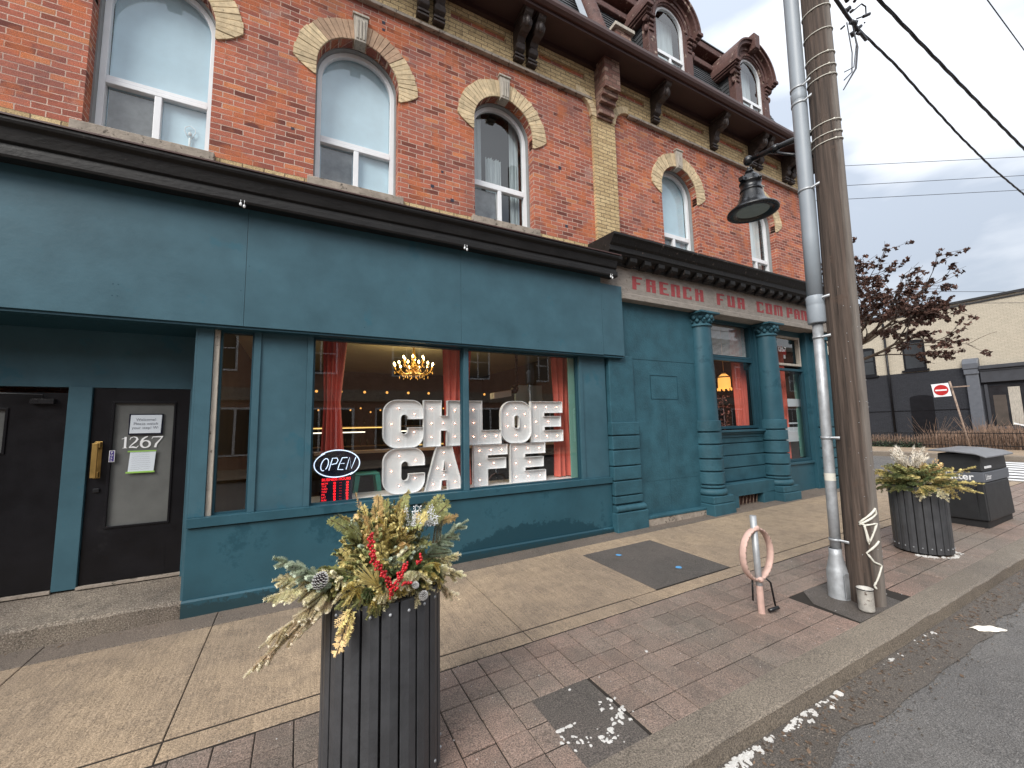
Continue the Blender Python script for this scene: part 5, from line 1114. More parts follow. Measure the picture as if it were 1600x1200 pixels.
g = MB(); pts = [(-.06, 1.15), (.05, 1.2), (.3, 1.235), (.6, 1.245), (.62, 1.22), (.3, 1.205), (.05, 1.175), (-.06, 1.125)]
g.prism([(y0+a, z0+b) for a, b in pts], 'X', x0-.07, x1+.06); g.build('lid', 'binlid', t, bevel=.008)
g = MB(); text(g, "Litter", .15, (x0+.006, y1-.1, z0+.765), u=(0, -1, 0), depth=.004, bold=.003); text(g, "Litter", .12, (x0+.06, y0+.006, z0+.775), depth=.004, bold=.002); g.box(x0+.1, x0+.4, y0+.005, y0+.015, z0+.95, z0+.985); g.build('lettering', 'white', t)

# ------------------------------------------------------------------ planters and their greenery
class Fol:
    """collects sprigs by colour, one mesh per colour"""
    def __init__(s): s.g = {}
    def m(s, k): return s.g.setdefault(k, MB())
def rvec(): return Vector((random.gauss(0, 1), random.gauss(0, 1), random.gauss(0, 1))).normalized()
def bez(a, b, c, n): return [a*(1-t)**2+b*2*t*(1-t)+c*t*t for t in [i/n for i in range(n+1)]]
def twig(F, P, col, nl, dens, wd=.0022, tip=1.0, stem=True):
    """needles all round a polyline"""
    g = F.m(col); n = len(P)-1; L_ = sum((P[i+1]-P[i]).length for i in range(n)); cnt = int(L_*dens)
    for k in range(cnt):
        t = random.random(); i = min(n-1, int(t*n)); p = P[i].lerp(P[i+1], t*n-i); d = (P[i+1]-P[i]).normalized()
        r = rvec(); r = (r-d*r.dot(d)).normalized(); l = nl*random.uniform(.7, 1.15)*(1-.35*t)
        e = p+(d*.55+r*1.0).normalized()*l; s_ = d.cross(r).normalized()*wd
        g.add([p+s_, p-s_, e-s_*.5, e+s_*.5], [(0, 1, 2, 3)])
    if stem: F.m('n_stem').tube(P, [.003]*n+[.0015], 4, cap=False)
def spruce(F, a, c, col, nl=.016, side=7, bend=.04, dens=3400, sl=.3, wd=.0019, droop=0):
    a = Vector(a); c = Vector(c); d = c-a; L_ = d.length; b = a.lerp(c, .5)+Vector((0, 0, bend)); P = bez(a, b, c, 10)
    twig(F, P, col, nl, dens, wd)
    u = rvec(); u = (u-d.normalized()*u.dot(d.normalized())).normalized()
    if abs(u.z) > .6: u = d.cross(Vector((0, 0, 1))).normalized()
    for k in range(side):
        t = .18+.75*k/side; i = int(t*10); p = P[i]; q = (P[min(10, i+1)]-P[i]).normalized(); s_ = 1 if k % 2 else -1
        w = (q*.8+u*s_*.75+rvec()*.25).normalized(); l = L_*sl*(1.15-t)*random.uniform(.8, 1.2)+.02
        e = p+w*l+Vector((0, 0, -droop*l)); twig(F, bez(p, p.lerp(e, .5)+rvec()*.006, e, 4), col, nl, dens, wd)
def cedar(F, a, c, col, bend=.02):
    """flat spray: stem, alternating side twigs, each with little scaly twiglets"""
    a = Vector(a); c = Vector(c); d = c-a; L_ = d.length; P = bez(a, a.lerp(c, .5)+Vector((0, 0, bend)), c, 9); dn = d.normalized(); u = dn.cross(rvec()).normalized(); nn = u.cross(dn); g = F.m(col)
    F.m('n_stem').tube(P, .0022, 4, cap=False)
    def blade(p, w, l, wd):
        e = p+w*l+nn*random.uniform(-.25, .25)*l; sd = w.cross(nn).normalized()*wd
        g.add([p-sd*.6, p+sd*.6, p.lerp(e, .5)+sd, e+sd*.3, e-sd*.3, p.lerp(e, .5)-sd], [(0, 1, 2, 3, 4, 5)])
    n = 13
    for k in range(n):
        t = .12+.86*k/n; i = min(8, int(t*9)); p = P[i].lerp(P[i+1], t*9-i); q = (P[i+1]-P[i]).normalized(); s_ = 1 if k % 2 else -1; w = (q*.8+u*s_*.65+nn*random.uniform(-.3, .3)).normalized(); l = max(.03, L_*.36*(1.15-t))*random.uniform(.7, 1.2)
        blade(p, w, l, .0022)
        for j in range(7):
            pp = p+w*l*(.15+.8*j/7)
            for z_ in (-1, 1):
                blade(pp, (w*.8+w.cross(nn)*z_*.75+nn*random.uniform(-.3, .3)).normalized(), (.010+.018*(1-j/7))*random.uniform(.7, 1.2), .0017)
def planter(cx, cy, R, h, lab, n=21):
    z0 = gz(cx, cy); t = thing('planter', lab, 'planter', (cx, cy, z0), 'round slatted street planters'); g = MB(); q = MB()
    for k in range(n):
        a0 = 2*PI*(k+.06)/n; a1 = 2*PI*(k+.94)/n; vs = []
        for z, j in ((z0+.02, 0), (z0+h, 0)):
            for r, a in ((R, a0), (R+.004, (a0+a1)/2), (R, a1), (R-.03, a1), (R-.03, a0)): vs.append((cx+r*math.cos(a), cy+r*math.sin(a), z))
        g.add(vs, [(i, (i+1) % 5, 5+(i+1) % 5, 5+i) for i in range(5)]+[(4, 3, 2, 1, 0), (5, 6, 7, 8, 9)])
        for z in (z0+h-.055, z0+.09): a = (a0+a1)/2; q.sphere((cx+(R+.003)*math.cos(a), cy+(R+.003)*math.sin(a), z), .009, 8, 5)
    g.build('slats', 'plslat', t, bevel=.003); q.build('bolts', 'galv', t)
    g = MB(); g.lathe([(R-.035, .01), (R-.035, h-.03), (R-.06, h-.03), (R-.06, h-.12), (0, h-.1)], (cx, cy, z0), 30); g.build('liner', 'plblk', t)
P1 = (.474, 2.617); R1 = .33; rim1 = .985
planter(*P1, R1, rim1-gz(*P1), 'near charcoal slatted planter in the middle foreground')
P2 = (7.67, 2.53); planter(*P2, .295, .885, 'far charcoal slatted planter beside the litter bin')
random.seed(21)
F = Fol(); cx, cy = P1; V = lambda x, y, z: Vector((x, y, z))
def rimpt(a, r=.8, z=rim1): return V(cx+R1*r*math.cos(a), cy+R1*r*math.sin(a), z)
# long branches read off the photo (start near the rim, tip)
for tip, col, nl in (((-.2, 2.45, .73), 'n_peach', .017), ((-.14, 2.42, .86), 'n_peach', .016), ((-.13, 2.42, 1.08), 'n_cream', .018), ((-.1, 2.5, 1.14), 'n_cream', .017), ((-.1, 2.5, 1.25), 'n_blue', .018), ((-.05, 2.52, 1.2), 'n_blue', .018), ((0, 2.4, .96), 'n_peach', .016)):
    spruce(F, (.2, 2.5, .98+.04*(tip[2] > 1)), tip, col, nl*1.2, side=14, bend=.05, sl=.33, droop=.25)
for tip, col in (((.97, 2.5, 1.31), 'n_blue'), ((.93, 2.55, 1.22), 'n_blue'), ((.9, 2.45, 1.12), 'n_cream'), ((.92, 2.42, 1.0), 'n_cream'), ((.87, 2.4, .88), 'n_peach'), ((.84, 2.4, 1.05), 'n_cream')):
    spruce(F, (.62, 2.55, 1.02), tip, col, .02, side=12, bend=.05, sl=.34, droop=.2)
# skirt hanging over the rim
for k in range(64):
    a = PI+PI*k/63*1.15-.25; s_ = rimpt(a, random.uniform(.5, .8), rim1+.02); o = 1.0+random.uniform(0, .16)
    e = rimpt(a+random.uniform(-.25, .25), o, rim1+random.uniform(-.045, .13)); spruce(F, s_, e, random.choice(['n_yel', 'n_yel', 'n_green', 'n_cream', 'n_dark', 'n_cream']), .016, side=6, bend=.08, sl=.45, dens=3000, wd=.002, droop=.4)
# body of the arrangement: a dome of sprigs of several kinds
for k in range(190):
    a = random.uniform(0, 2*PI); el = random.uniform(.1, 1.45); r = random.uniform(.75, 1)
    e = V(cx+.33*math.cos(a)*math.cos(el)*r*1.0, cy+.3*math.sin(a)*math.cos(el)*r, rim1+.03+.46*math.sin(el)*r)
    s_ = V(cx, cy, rim1-.02).lerp(e, .35); c = random.choice(['n_green', 'n_green', 'n_yel', 'n_dark', 'n_yel', 'n_cream', 'n_green', 'n_blue'])
    if e.z > rim1+.3 and random.random() < .4: c = random.choice(['n_gold', 'n_yel', 'n_yel'])
    if random.random() < .72: spruce(F, s_, e, c, .016, side=7, sl=.42, dens=2300, wd=.0021, bend=.02)
    else: cedar(F, s_, e, 'n_gold' if (random.random() < .15) else c)
# spiky cedar and leafy tips at the top
for k in range(34):
    a = random.uniform(0, 2*PI); r = .27*math.sqrt(random.random()); b = V(cx+.03+r*math.cos(a), cy+r*.8*math.sin(a), rim1+.3); e = b+V((b.x-cx)*.55+random.uniform(-.05, .05), (b.y-cy)*.4, random.uniform(.1, .27)-abs(r)*.35)
    cedar(F, b, e, random.choice(['n_green', 'n_yel', 'n_green', 'n_gold', 'n_yel']))
for k in range(9): b = V(.74+random.uniform(-.03, .05), 2.5, 1.2); twig(F, [b, b+V(random.uniform(-.01, .06), 0, random.uniform(.15, .25))], 'n_blue', .011, 1200, .0012)
for k in range(16):
    b = V(.62+random.uniform(-.04, .04), 2.46, 1.33); e = b+V(random.uniform(-.02, .14), random.uniform(-.05, .02), random.uniform(-.02, .12)); g = F.m('n_white'); q = [b, b.lerp(e, .5)+rvec()*.01, e]; g.tube(q, .0015, 4)
    for j in range(26): p = q[0].lerp(e, random.random()); g.sphere(p+rvec()*.012, .0035, 5, 3)
# golden leaf low at the front left, long-needled pine fan in front
for tip in ((.19, 2.28, .8), (.24, 2.26, .86), (.2, 2.3, .9)): cedar(F, (.27, 2.33, 1.0), tip, 'n_gold' if tip[2] < .85 else 'n_yel', .02)
g = F.m('n_yel')
for k in range(60): b = V(.39, 2.3, 1.08); e = b+V(random.uniform(-.13, .0), random.uniform(-.08, .0), random.uniform(.04, .14)); s_ = V(.0012, 0, .0008); g.add([b+s_, b-s_, e-s_, e+s_], [(0, 1, 2, 3)])
arr = thing('evergreen_arrangement', 'winter evergreen arrangement with red berries and pine cones in the near planter', 'plant arrangement', (cx, cy, rim1), 'winter greenery in the planters')
NM = {'n_green': 'green_sprigs', 'n_yel': 'yellow_green_sprigs', 'n_cream': 'cream_spruce_branches', 'n_peach': 'peach_dry_branches', 'n_blue': 'blue_green_branches', 'n_gold': 'golden_cedar', 'n_white': 'frosted_sprigs', 'n_stem': 'stems', 'n_dark': 'dark_sprigs', 'pampas': 'plumes'}
for k, g in F.g.items(): g.build(NM[k], k, arr, norm=False)
g = MB()
def berries(p0, p1, n, s=.02):
    p0 = V(*p0); p1 = V(*p1)
    for k in range(n): p = p0.lerp(p1, k/n)+rvec()*random.uniform(.3, 1)*s; g.sphere(p, random.uniform(.0058, .0082), 8, 6)
berries((.335, 2.24, 1.36), (.35, 2.22, 1.24), 34, .02); berries((.35, 2.22, 1.24), (.43, 2.22, 1.12), 44, .02); berries((.43, 2.22, 1.12), (.44, 2.23, 1.03), 16, .016); berries((.52, 2.24, 1.19), (.45, 2.22, 1.08), 44, .024); berries((.6, 2.25, 1.22), (.58, 2.25, 1.17), 10, .014); berries((.5, 2.22, 1.1), (.54, 2.24, 1.09), 8, .01)
g.build('berries', 'berry', arr)
def cone_(c, L_, R_, ax):
    g = MB(); w = MB(); ax = Vector(ax).normalized(); u = ax.orthogonal().normalized(); v = ax.cross(u); n = 85
    for k in range(n):
        t = k/n; a = k*2.39996; r = R_*math.sin(PI*min(1, .12+t*.86))**.7; p = Vector(c)+ax*(t-.5)*L_; d = u*math.cos(a)+v*math.sin(a); o = p+d*r+ax*.006; s_ = ax.cross(d)*r*.3
        m_ = o-(o-p)*.28
        g.add([p, m_+s_*.95, o+s_*.5, o-s_*.5, m_-s_*.95], [(0, 1, 2, 3, 4)]); w.add([o+s_*.8-d*.004, o-s_*.8-d*.004, o-s_*.5+d*.003+ax*.003, o+s_*.5+d*.003+ax*.003], [(0, 1, 2, 3)])
    k_ = g.build('pine_cone', 'cone', arr, norm=False, solid=.0015); w.build('frosted_tips', 'snow', k_, norm=False, solid=.002)
cone_((.115, 2.42, 1.12), .09, .037, (.35, -.3, .8)); cone_((.62, 2.28, .99), .05, .022, (.3, -.3, .8)); cone_((.57, 2.26, 1.06), .03, .018, (.3, -.3, .8))
# second planter
random.seed(33); F = Fol(); cx, cy = P2; rz = gz(*P2)+.885
for k in range(85):
    a = random.uniform(0, 2*PI); el = random.uniform(-.15, 1.2); e = V(cx+.5*math.cos(a)*math.cos(el), cy+.5*math.sin(a)*math.cos(el), rz+.03+.3*math.sin(el)-(.06 if el < .3 else 0)); s_ = V(cx, cy, rz-.02).lerp(e, .3)
    c = random.choice(['n_green', 'n_green', 'n_dark', 'n_yel']); spruce(F, s_, e, c, .024, side=8, sl=.35, dens=520, wd=.003, bend=.07, droop=.2)
for k in range(18):
    a = random.uniform(-2.6, .9); e = V(cx+.3*math.cos(a), cy+.3*math.sin(a), rz+random.uniform(.1, .36)); cedar(F, V(cx, cy, rz).lerp(e, .3), e, 'n_gold')
for tip in ((7.2, 2.35, .82), (7.25, 2.1, .84), (7.45, 2.05, .86), (7.85, 2.05, .95), (8.05, 2.0, .88), (8.1, 1.98, 1.0), (8.15, 2.05, 1.22)): spruce(F, (cx-.05, cy-.15, rz), tip, 'n_cream' if tip[0] < 7.4 else 'n_yel', .026, side=8, sl=.3, dens=520, wd=.003, bend=.06)
for k in range(34):
    b = V(cx-.15, cy-.02, rz+.16); a = random.uniform(0, 2*PI); e = b+V(random.uniform(-.1, .08)+.15*math.cos(a), .17*math.sin(a), random.uniform(.2, .38)); g = F.m('pampas')
    for j in range(60): t = .45+.55*random.random(); p = b.lerp(e, t); q = p+(e-b).normalized()*.03+rvec()*.028; s_ = rvec()*.0055; g.add([p-s_, p+s_, q], [(0, 1, 2)])
    F.m('n_stem').tube([b, e], .0018, 3)
arr = thing('evergreen_arrangement', 'winter greenery with cream plumes in the far planter', 'plant arrangement', (cx, cy, rz), 'winter greenery in the planters')
for k, g in F.g.items(): g.build(NM[k], k, arr, norm=False)

# ------------------------------------------------------------------ tree
random.seed(17)
t = thing('tree', 'small tree with clumps of dry red brown leaves behind the pole', 'tree', (15.3, 6.4, gz(15.3, 6.2)))
W_ = MB(); TW = MB(); LF = MB()
def leafclump(p, s=.12, n=19):
    for k in range(n):
        c = p+rvec()*s*random.uniform(.1, .75)+V(0, 0, -.02); u = rvec(); v = u.cross(rvec()).normalized(); l = random.uniform(.032, .066); LF.add([c-u*l-v*l*.2, c-v*l*.7, c+u*l, c+v*l*.6+u.cross(v)*l*.4], [(0, 1, 2, 3)])
def grow(p, d, L_, r, lvl):
    n = 5; P = [p]; q = p; dd = d.normalized()
    for i in range(n): dd = (dd+rvec()*.16+V(0, 0, .03 if lvl < 3 else -.02)).normalized(); q = q+dd*L_/n; P.append(q)
    (W_ if lvl < 2 else TW).tube(P, [r*(1-.5*i/n) for i in range(n+1)], 7 if lvl < 2 else 4, cap=False)
    if lvl >= 3:
        for i in range(2, n+1):
            if random.random() < .5: leafclump(P[i], .1, random.randint(6, 13))
        if lvl >= 4: return
    nb = (4, 4, 4, 3)[min(lvl, 3)]
    for k in range(nb):
        i = random.randint(2, n); w = (dd+rvec()*.95+V(0, 0, -.02)).normalized()
        if w.z < -.25: w.z = -.1
        grow(P[i], w, L_*random.uniform(.52, .8), r*.5*(1-.3*i/n)+.003, lvl+1)
base = V(15.3, 6.4, gz(15.3, 6.2)); P = [base, base+V(.03, 0, 1.2), base+V(0, -.06, 2.4), base+V(.05, -.1, 3.75)]
W_.tube(P, [.15, .12, .11, .09], 10)
for d, L_, z in ((V(0, -.8, .42), 1.6, 3.55), (V(-.2, -.75, .85), 1.6, 3.6), (V(-.1, -.35, 1), 1.5, 3.6), (V(.2, -.85, .25), 1.5, 3.2), (V(.4, .3, 1), 1.4, 3.6), (V(.8, -.4, .6), 1.4, 3.6), (V(-.2, .8, .8), 1.4, 3.5), (V(.1, -.9, .6), 1.6, 3.6)):
    grow(base+V(.02, -.08, z+.15), d, L_*1.0, .055, 1)
W_.build('trunk', 'bark', t); TW.build('branches', 'twig', t, norm=False); LF.build('crown', 'deadleaf', t, norm=False)
print('tree', len(LF.f), len(TW.f))

# ------------------------------------------------------------------ background building across the side street
BX = 33.0; b2 = thing('corner_building', 'two storey building with cream painted upper brick and charcoal ground floor', 'building', (BX, 10, .29))
g = MB(); g.box(BX, BX+14, 1.8, 26, 4.62, 8.3); g.build('upper_wall', 'wbrickb', b2)
g = MB(); g.box(BX-.03, BX+14, 1.75, 26, .2, 4.62); g.build('lower_wall', 'dbrickb', b2)
T['roofblk'] = mat('black_flashing', (.02, .02, .022), .6)
g = MB(); g.box(BX-.12, BX+14.1, 1.65, 26.1, 8.3, 8.42); g.box(BX-.04, BX+.02, 1.75, 26, 8.12, 8.2); g.build('roof_edge', 'roofblk', b2)
g = MB(); g.box(BX-.06, BX, 8.1, 26, 2.3, 2.33); g.box(BX-.05, BX, 8.1, 26, .2, .7); g.build('plinth', 'doorblk', b2)
T['dkpane'] = mat('dark_window_pane', (.025, .028, .032), .15, .3, 2, bs=0)
def bgwin(y0, y1, z0, z1):
    g = MB(); n = 10; cxx = (y0+y1)/2; hw = (y1-y0)/2; P = [(y0, z0), (y1, z0)]+[(cxx+hw*math.cos(a), z1-.14+.14*math.sin(a)) for a in frange(0, PI, n)]
    g.prism(P, 'X', BX-.02, BX+.1); w = g.build('window', 'doorblk', b2, label='charcoal framed upper window')
    g = MB(); g.box(BX-.035, BX-.022, y0+.1, y1-.1, z0+.1, (z0+z1)/2-.03); g.box(BX-.035, BX-.022, y0+.1, y1-.1, (z0+z1)/2+.03, z1-.2); g.build('pane', 'dkpane', w)
    g = MB(); g.box(BX-.12, BX+.02, y0-.1, y1+.1, z0-.12, z0); g.build('sill', 'doorblk', w)
bgwin(9.73, 10.75, 4.78, 6.62); bgwin(12.12, 13.1, 4.65, 6.5); bgwin(14.6, 15.6, 4.65, 6.5); bgwin(17, 18, 4.65, 6.5)
g = MB(); P = [(9.63, .4), (10.68, .4)]+[(10.155+.525*math.cos(a), 3.05+.18*math.sin(a)) for a in frange(0, PI, 10)]; g.prism(P, 'X', BX-.034, BX+.05); g.build('blocked_doorway', 'doorblk', b2)
g = MB(); g.tube([(BX-.1, 11.5, 7.9), (BX-.1, 11.5, .4)], .06, 8); g.build('downpipe', 'doorblk', b2)
g = MB(); g.box(BX-.2, BX, 7.68, 8.18, .3, 4.7); g.box(BX-.26, BX, 7.64, 8.22, 4.2, 4.5); g.prism([(BX-.3, 4.5), (BX, 4.5), (BX, 5.05), (BX-.1, 5.1), (BX-.25, 5.0), (BX-.32, 4.8)], 'Y', 7.62, 8.24); g.build('pilaster', 'bingrey', b2, bevel=.03)
T['pilm'] = mat('charcoal_paint', (.05, .053, .062), .5, .15, 3)
b2.children[-1].data.materials[0] = T['pilm']
g = MB(); g.box(BX-.35, BX, 1.7, 7.62, 4.42, 4.62); g.box(BX-.22, BX, 1.7, 7.62, 3.7, 4.3); g.box(BX-.25, BX, 1.7, 7.62, 4.3, 4.42); g.build('shop_cornice', 'pilm', b2, bevel=.02)
g = MB(); g.box(BX-.04, BX-.031, 1.9, 7.5, 1.35, 3.5); f = g.build('shop_window', 'dkpane', b2); g = MB()
for y in (1.85, 3.6, 5.5, 7.5): g.box(BX-.1, BX-.04, y-.06, y+.06, 1.25, 3.6)
g.box(BX-.1, BX-.04, 1.85, 7.5, 1.2, 1.35); g.build('frame', 'pilm', f); g = MB(); g.box(BX-.05, BX-.042, 6.35, 6.75, 1.4, 3.4); g.build('poster', 'oldwood', f); g = MB(); g.box(BX-.05, BX-.042, 6.85, 7.3, 1.4, 3.0); g.build('display', 'inwall', f)
# fence and dead planting
t = thing('iron_fence', 'low black iron fence in front of the dead hedge', 'fence', (29.4, 10, .29)); g = MB()
for z in (.45, 1.05): g.box(29.38, 29.42, 2, 20, z, z+.035)
g.build('rails', 'iron', t); g = MB()
for k in range(150): y = 2+k*.12; g.box(29.39, 29.41, y-.008, y+.008, .29, 1.12)
g.build('bars', 'iron', t)
random.seed(8); g = MB()
for k in range(6500):
    y = random.uniform(2, 20); x = random.uniform(29.55, 31.3); dens = 1 if y < 9.6 else .4
    if random.random() > dens: continue
    h = random.uniform(.35, 1.0)*(1.15 if y < 7.6 else .95)*(.75 if y > 9 else 1)*(1+.3*noise.noise(Vector((y*.8, 0, 0)))); p = Vector((x, y, .29)); q = p+Vector((random.gauss(0, .12), random.gauss(0, .16), h)); s_ = Vector((0, .012, 0)); g.add([p-s_, p+s_, q+s_*.5, q-s_*.5], [(0, 1, 2, 3)])
    m_ = p.lerp(q, .6)
    for j in range(3): c = m_+rvec()*.12; u = rvec()*.035; v = rvec()*.035; g.add([c, c+u, c+u+v, c+v], [(0, 1, 2, 3)])
for (yc, n) in ((7.3, 60), (5.8, 30), (9, 25)):
    for k in range(n): p = Vector((30.2, yc+random.gauss(0, .2), .3)); q = p+Vector((random.gauss(0, .3), random.gauss(0, .7), random.uniform(.9, 1.7))); s_ = Vector((0, .008, 0)); g.add([p-s_, p+s_, q+s_*.4, q-s_*.4], [(0, 1, 2, 3)])
o = stuff(g.build('dead_hedge', 'hedge', norm=False)); tag(o, 'brown dead stems filling the bed behind the iron fence', 'hedge')
g = MB()
for k in range(5000): y = random.uniform(9.3, 13); c = Vector((random.uniform(29.3, 30.5), y, .3+abs(random.gauss(0, .13)))); u = rvec()*.06; v = rvec()*.06; g.add([c, c+u, c+u+v, c+v], [(0, 1, 2, 3)])
o = stuff(g.build('ground_ivy', 'ivy', norm=False)); tag(o, 'low dark green ground cover left of the dead hedge', 'ground cover')
g = MB(); g.add([(29.9+a*.1, 5.35+b*.75, 1.5+c*.06-(1-b)*.28) for a in (0, 1) for b in (0, 1) for c in (0, 1)], [(0, 1, 3, 2), (4, 6, 7, 5), (0, 4, 5, 1), (2, 3, 7, 6), (0, 2, 6, 4), (1, 5, 7, 3)]); tag(g.build('white_board', 'white'), 'white tilted plank lying on top of the dead hedge', 'plank')
# no entry sign
t = thing('no_entry_sign', 'red and white no entry sign on a leaning rusty post', 'traffic sign', (26.0, 6.62, .29)); g = MB(); g.tube([(26.1, 6.62, .25), (26.1, 7.02, 3.5)], .035, 10); g.build('post', 'rust', t)
def sg(x, y, z): a = math.radians(-6); return (x, 7.3+y*math.cos(a)-z*math.sin(a)*-1*.0+z*.05, 3.11+z-y*.05)
g = MB(); g.prism([(7.3+sy*.285+sz*.03, 3.12+sz*.3-sy*.012) for sy, sz in ((-1, -1), (1, -1), (1, 1), (-1, 1))], 'X', 26.0, 26.01); g.build('plate', 'white', t)
g = MB(); g.prism([(7.3+.24*math.cos(a), 3.12+.24*math.sin(a)) for a in frange(0, 2*PI, 30)[:-1]], 'X', 25.992, 25.999); g.build('disc', 'red', t)
g = MB(); g.box(25.985, 25.991, 7.11, 7.49, 3.085, 3.15); g.build('bar', 'white', t)
g = MB(); g.box(26.0, 26.02, 6.4, 7.0, 3.2, 3.25); g.build('arm', 'rust', t)

# ------------------------------------------------------------------ the row across the main street (seen in the glass)
t = thing('brick_row_building', 'brown brick row building across the main street', 'building', (8, -15, 0)); g = MB(); g.box(-40, 60, -25, -15, -.2, 10); g.build('wall', 'obrick', t)
g = MB(); g.box(-40, 60, -15.4, -14.9, 3.6, 4.3); g.box(-40, 60, -15.2, -14.7, 9.8, 10.3); g.build('cornice', 'stone', t)
for k in range(18):
    x = -34+k*5
    g = MB(); g.box(x-.9, x+.9, -15.0, -14.93, 5.2, 7.6); w = g.build('window', 'vinyl', t); g = MB(); g.box(x-.8, x-.04, -14.94, -14.92, 5.3, 6.4); g.box(x+.04, x+.8, -14.94, -14.92, 5.3, 6.4); g.box(x-.8, x-.04, -14.94, -14.92, 6.46, 7.5); g.box(x+.04, x+.8, -14.94, -14.92, 6.46, 7.5); g.build('pane', 'dkpane', w)
    g = MB(); g.box(x-1.9, x+1.9, -15.0, -14.93, .6, 3.2); w = g.build('window', 'vinyl', t); g = MB()
    for j in range(4): g.box(x-1.8+j*.92, x-1.0+j*.92, -14.94, -14.92, .7, 3.1)
    g.build('pane', 'dkpane', w)

# ------------------------------------------------------------------ litter and leaves in the gutter, snow crumbs
random.seed(4); g = MB(); gl = MB(); gs = MB()
def rock(g, x, y, z, s, fl=.5):
    n = 6; a0 = random.random()*6; vs = [(x+s*random.uniform(.6, 1.1)*math.cos(a0+2*PI*k/n), y+s*random.uniform(.6, 1.1)*math.sin(a0+2*PI*k/n), z-.002) for k in range(n)]+[(x+s*.55*math.cos(a0+.5+2*PI*k/n), y+s*.55*math.sin(a0+.5+2*PI*k/n), z+s*fl*random.uniform(.6, 1.2)) for k in range(n)]
    g.add(vs, [(k, (k+1) % n, n+(k+1) % n, n+k) for k in range(n)]+[tuple(range(n, 2*n))], True)
for k in range(5200):
    x = random.uniform(-1, 12); y = 1.78-abs(random.gauss(0, .16)); rock(g, x, y, road_z(x, y)+.008, random.uniform(.003, .009))
for k in range(1100):
    x = random.uniform(-1, 12); y = 1.77-abs(random.gauss(0, .15)); z = road_z(x, y)+.012; a = random.random()*6; s = random.uniform(.008, .026); u = Vector((math.cos(a), math.sin(a), random.uniform(-.1, .3)))*s; v = Vector((-math.sin(a), math.cos(a), random.uniform(-.2, .4)))*s*random.uniform(.3, .6); c = Vector((x, y, z)); gl.add([c-u, c-v, c+u, c+v], [(0, 1, 2, 3)])
def crust(x0, x1, y0, y1, zf, thr, env, cell=.0055, hmax=.011):
    nx = int((x1-x0)/cell); ny = int((y1-y0)/cell)
    for i in range(nx):
        for j in range(ny):
            x = x0+(i+.5)*cell; y = y0+(j+.5)*cell; v = noise.noise(Vector((x*16, y*22, 1)))+.6*noise.noise(Vector((x*50, y*50, 5)))-thr+env(x, y)
            if v > 0:
                h = min(hmax, .003+.03*v); q = cell*random.uniform(.5, .85); z = zf(x, y); jx = random.uniform(-.003, .003)
                vs = [(x-q+jx, y-q, z), (x+q, y-q+jx, z), (x+q, y+q, z), (x-q, y+q-jx, z), (x-q*.5, y-q*.5, z+h*random.uniform(.5, 1)), (x+q*.5, y-q*.5, z+h), (x+q*.5, y+q*.5, z+h*random.uniform(.5, 1)), (x-q*.5, y+q*.5, z+h)]
                gs.add(vs, [(0, 1, 5, 4), (1, 2, 6, 5), (2, 3, 7, 6), (3, 0, 4, 7), (4, 5, 6, 7)])
crust(1.9, 3.62, 1.66, 1.785, lambda x, y: road_z(x, y)+.008, .32, lambda x, y: 0.42-13*abs(y-1.758)+.6*noise.noise(Vector((x*3.1, 0, 9)))-(1.2 if x > 3.45 and x < 3.5 else 0))
crust(4.2, 5.3, 1.7, 1.785, lambda x, y: road_z(x, y)+.008, .85, lambda x, y: .5-7*abs(y-1.75))
crust(1.45, 2.1, 2.05, 2.5, lambda x, y: gz(x, y)-.001, .33, lambda x, y: .3-8*abs(math.hypot((x-1.72)/1.25, (y-2.3)/.75)-.19)-(.9 if y > 2.34 and x < 1.85 else 0), hmax=.008)
crust(P2[0]-.36, P2[0]+.3, P2[1]-.36, P2[1], lambda x, y: gz(x, y), .1, lambda x, y: .2-12*abs(math.hypot(x-P2[0], y-P2[1])-.315), hmax=.012)
for k in range(260):   # crumbs on the pavement
    x = random.uniform(-1.5, 8); y = random.uniform(2.05, 3.5) if random.random() < .8 else random.uniform(4.8, 5.45); rock(gs, x, y, gz(x, y), random.choice([.003, .0035, .004, .006]), .4)
for k in range(0): a = random.uniform(3.6, 6.6); r = random.gauss(.17, .03); x = 1.72+r*math.cos(a)*1.3; y = 2.26+r*math.sin(a)*.6; rock(gs, x, y, gz(x, y)-.005, random.uniform(.004, .016), .3)
rock(gs, 2.62, 2.69, gz(2.6, 2.7), .018, .3); rock(gs, 1.79, 2.62, gz(1.7, 2.6), .014, .4)
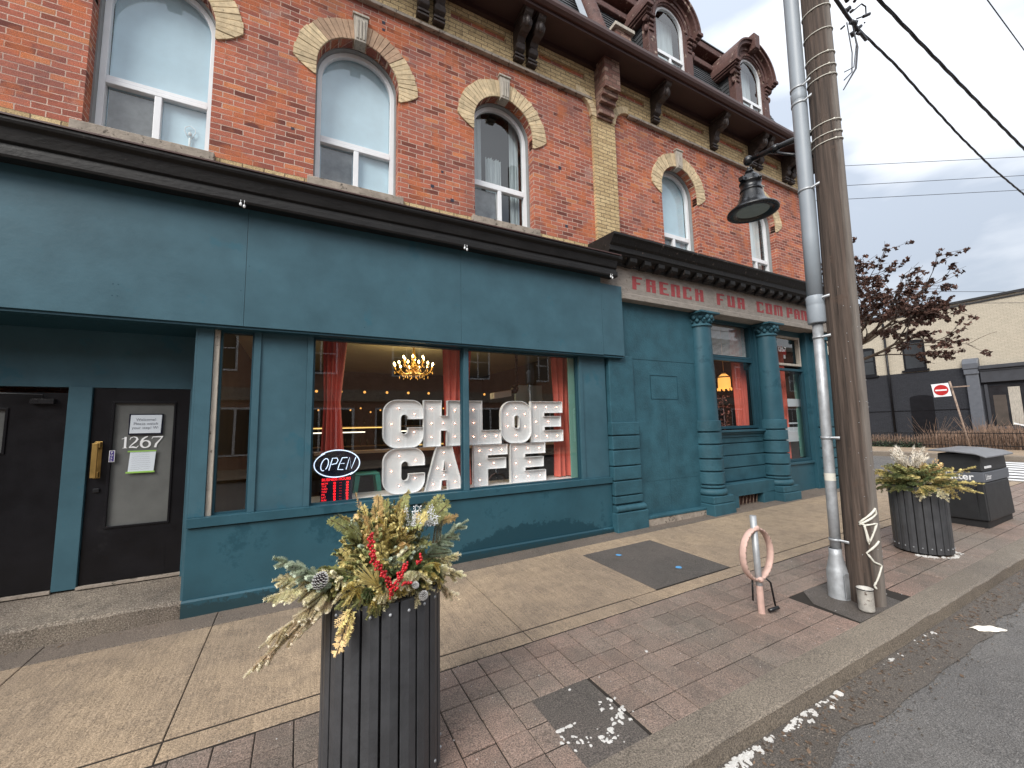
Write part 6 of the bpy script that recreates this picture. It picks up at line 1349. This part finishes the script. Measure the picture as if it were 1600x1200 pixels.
for k in range(0): a = random.uniform(-2.9, -1.2); x = P2[0]+.31*math.cos(a); y = P2[1]+.31*math.sin(a); rock(gs, x, y, gz(x, y), random.uniform(.008, .018), .5)
for k in range(900):
    x = random.uniform(-3, 11.5); y = 5.47-abs(random.gauss(0, .035)) if random.random() < .7 else 5.15+random.gauss(0, .012)
    if x > 4.7: y -= .12 if y > 5.2 else 0
    rock(g, x, y, gz(x, y)+.002, random.uniform(.002, .0065))
for k in range(260): x = random.uniform(-3, 11.5); y = 5.46-abs(random.gauss(0, .05))-(.12 if x > 4.7 else 0); a = random.random()*6; s_ = random.uniform(.006, .018); c = Vector((x, y, gz(x, y)+.006)); u = Vector((math.cos(a), math.sin(a), .2))*s_; v = Vector((-math.sin(a), math.cos(a), .3))*s_*.5; gl.add([c-u, c-v, c+u, c+v], [(0, 1, 2, 3)])
stuff(g.build('gutter_gravel', mat('gravel', (.13, .11, .09), .8, .4, 60, island=.5), norm=False)); tag(bpy.data.objects['gutter_gravel'], 'fine grit lying along the kerb', 'grit')
stuff(gl.build('leaf_litter', 'leaflit', norm=False)); tag(bpy.data.objects['leaf_litter'], 'small dead leaves scattered in the gutter', 'leaf litter')
stuff(gs.build('snow_crumbs', 'snow', norm=False)); tag(bpy.data.objects['snow_crumbs'], 'white snow crumbs along the kerb and pavers', 'snow')
for o in bpy.data.objects:
    if o.name == 'gutter_dirt': tag(o, 'dark dirt strip along the kerb', 'dirt')
g = MB(); x, y, z = 5.76, 1.53, road_z(5.76, 1.5)+.01; n = 14; vs = []
for i in range(n+1):
    u = i/n; w = .03+.025*math.sin(u*PI)+.006*math.sin(u*17)
    for v, h in ((-1, 0), (-.5, .025), (.3, .03), (1, .002)): vs.append((x-.1+.24*u, y+.05-.13*u+v*w, z+h*math.sin(PI*min(1, u+.1))*(1+.3*math.sin(u*11))))
g.add(vs, [(i*4+j, (i+1)*4+j, (i+1)*4+j+1, i*4+j+1) for i in range(n) for j in range(3)], True)
tag(g.build('crushed_wrapper', 'pampas'), 'crushed pale wrapper lying on the wet road near the kerb', 'litter')
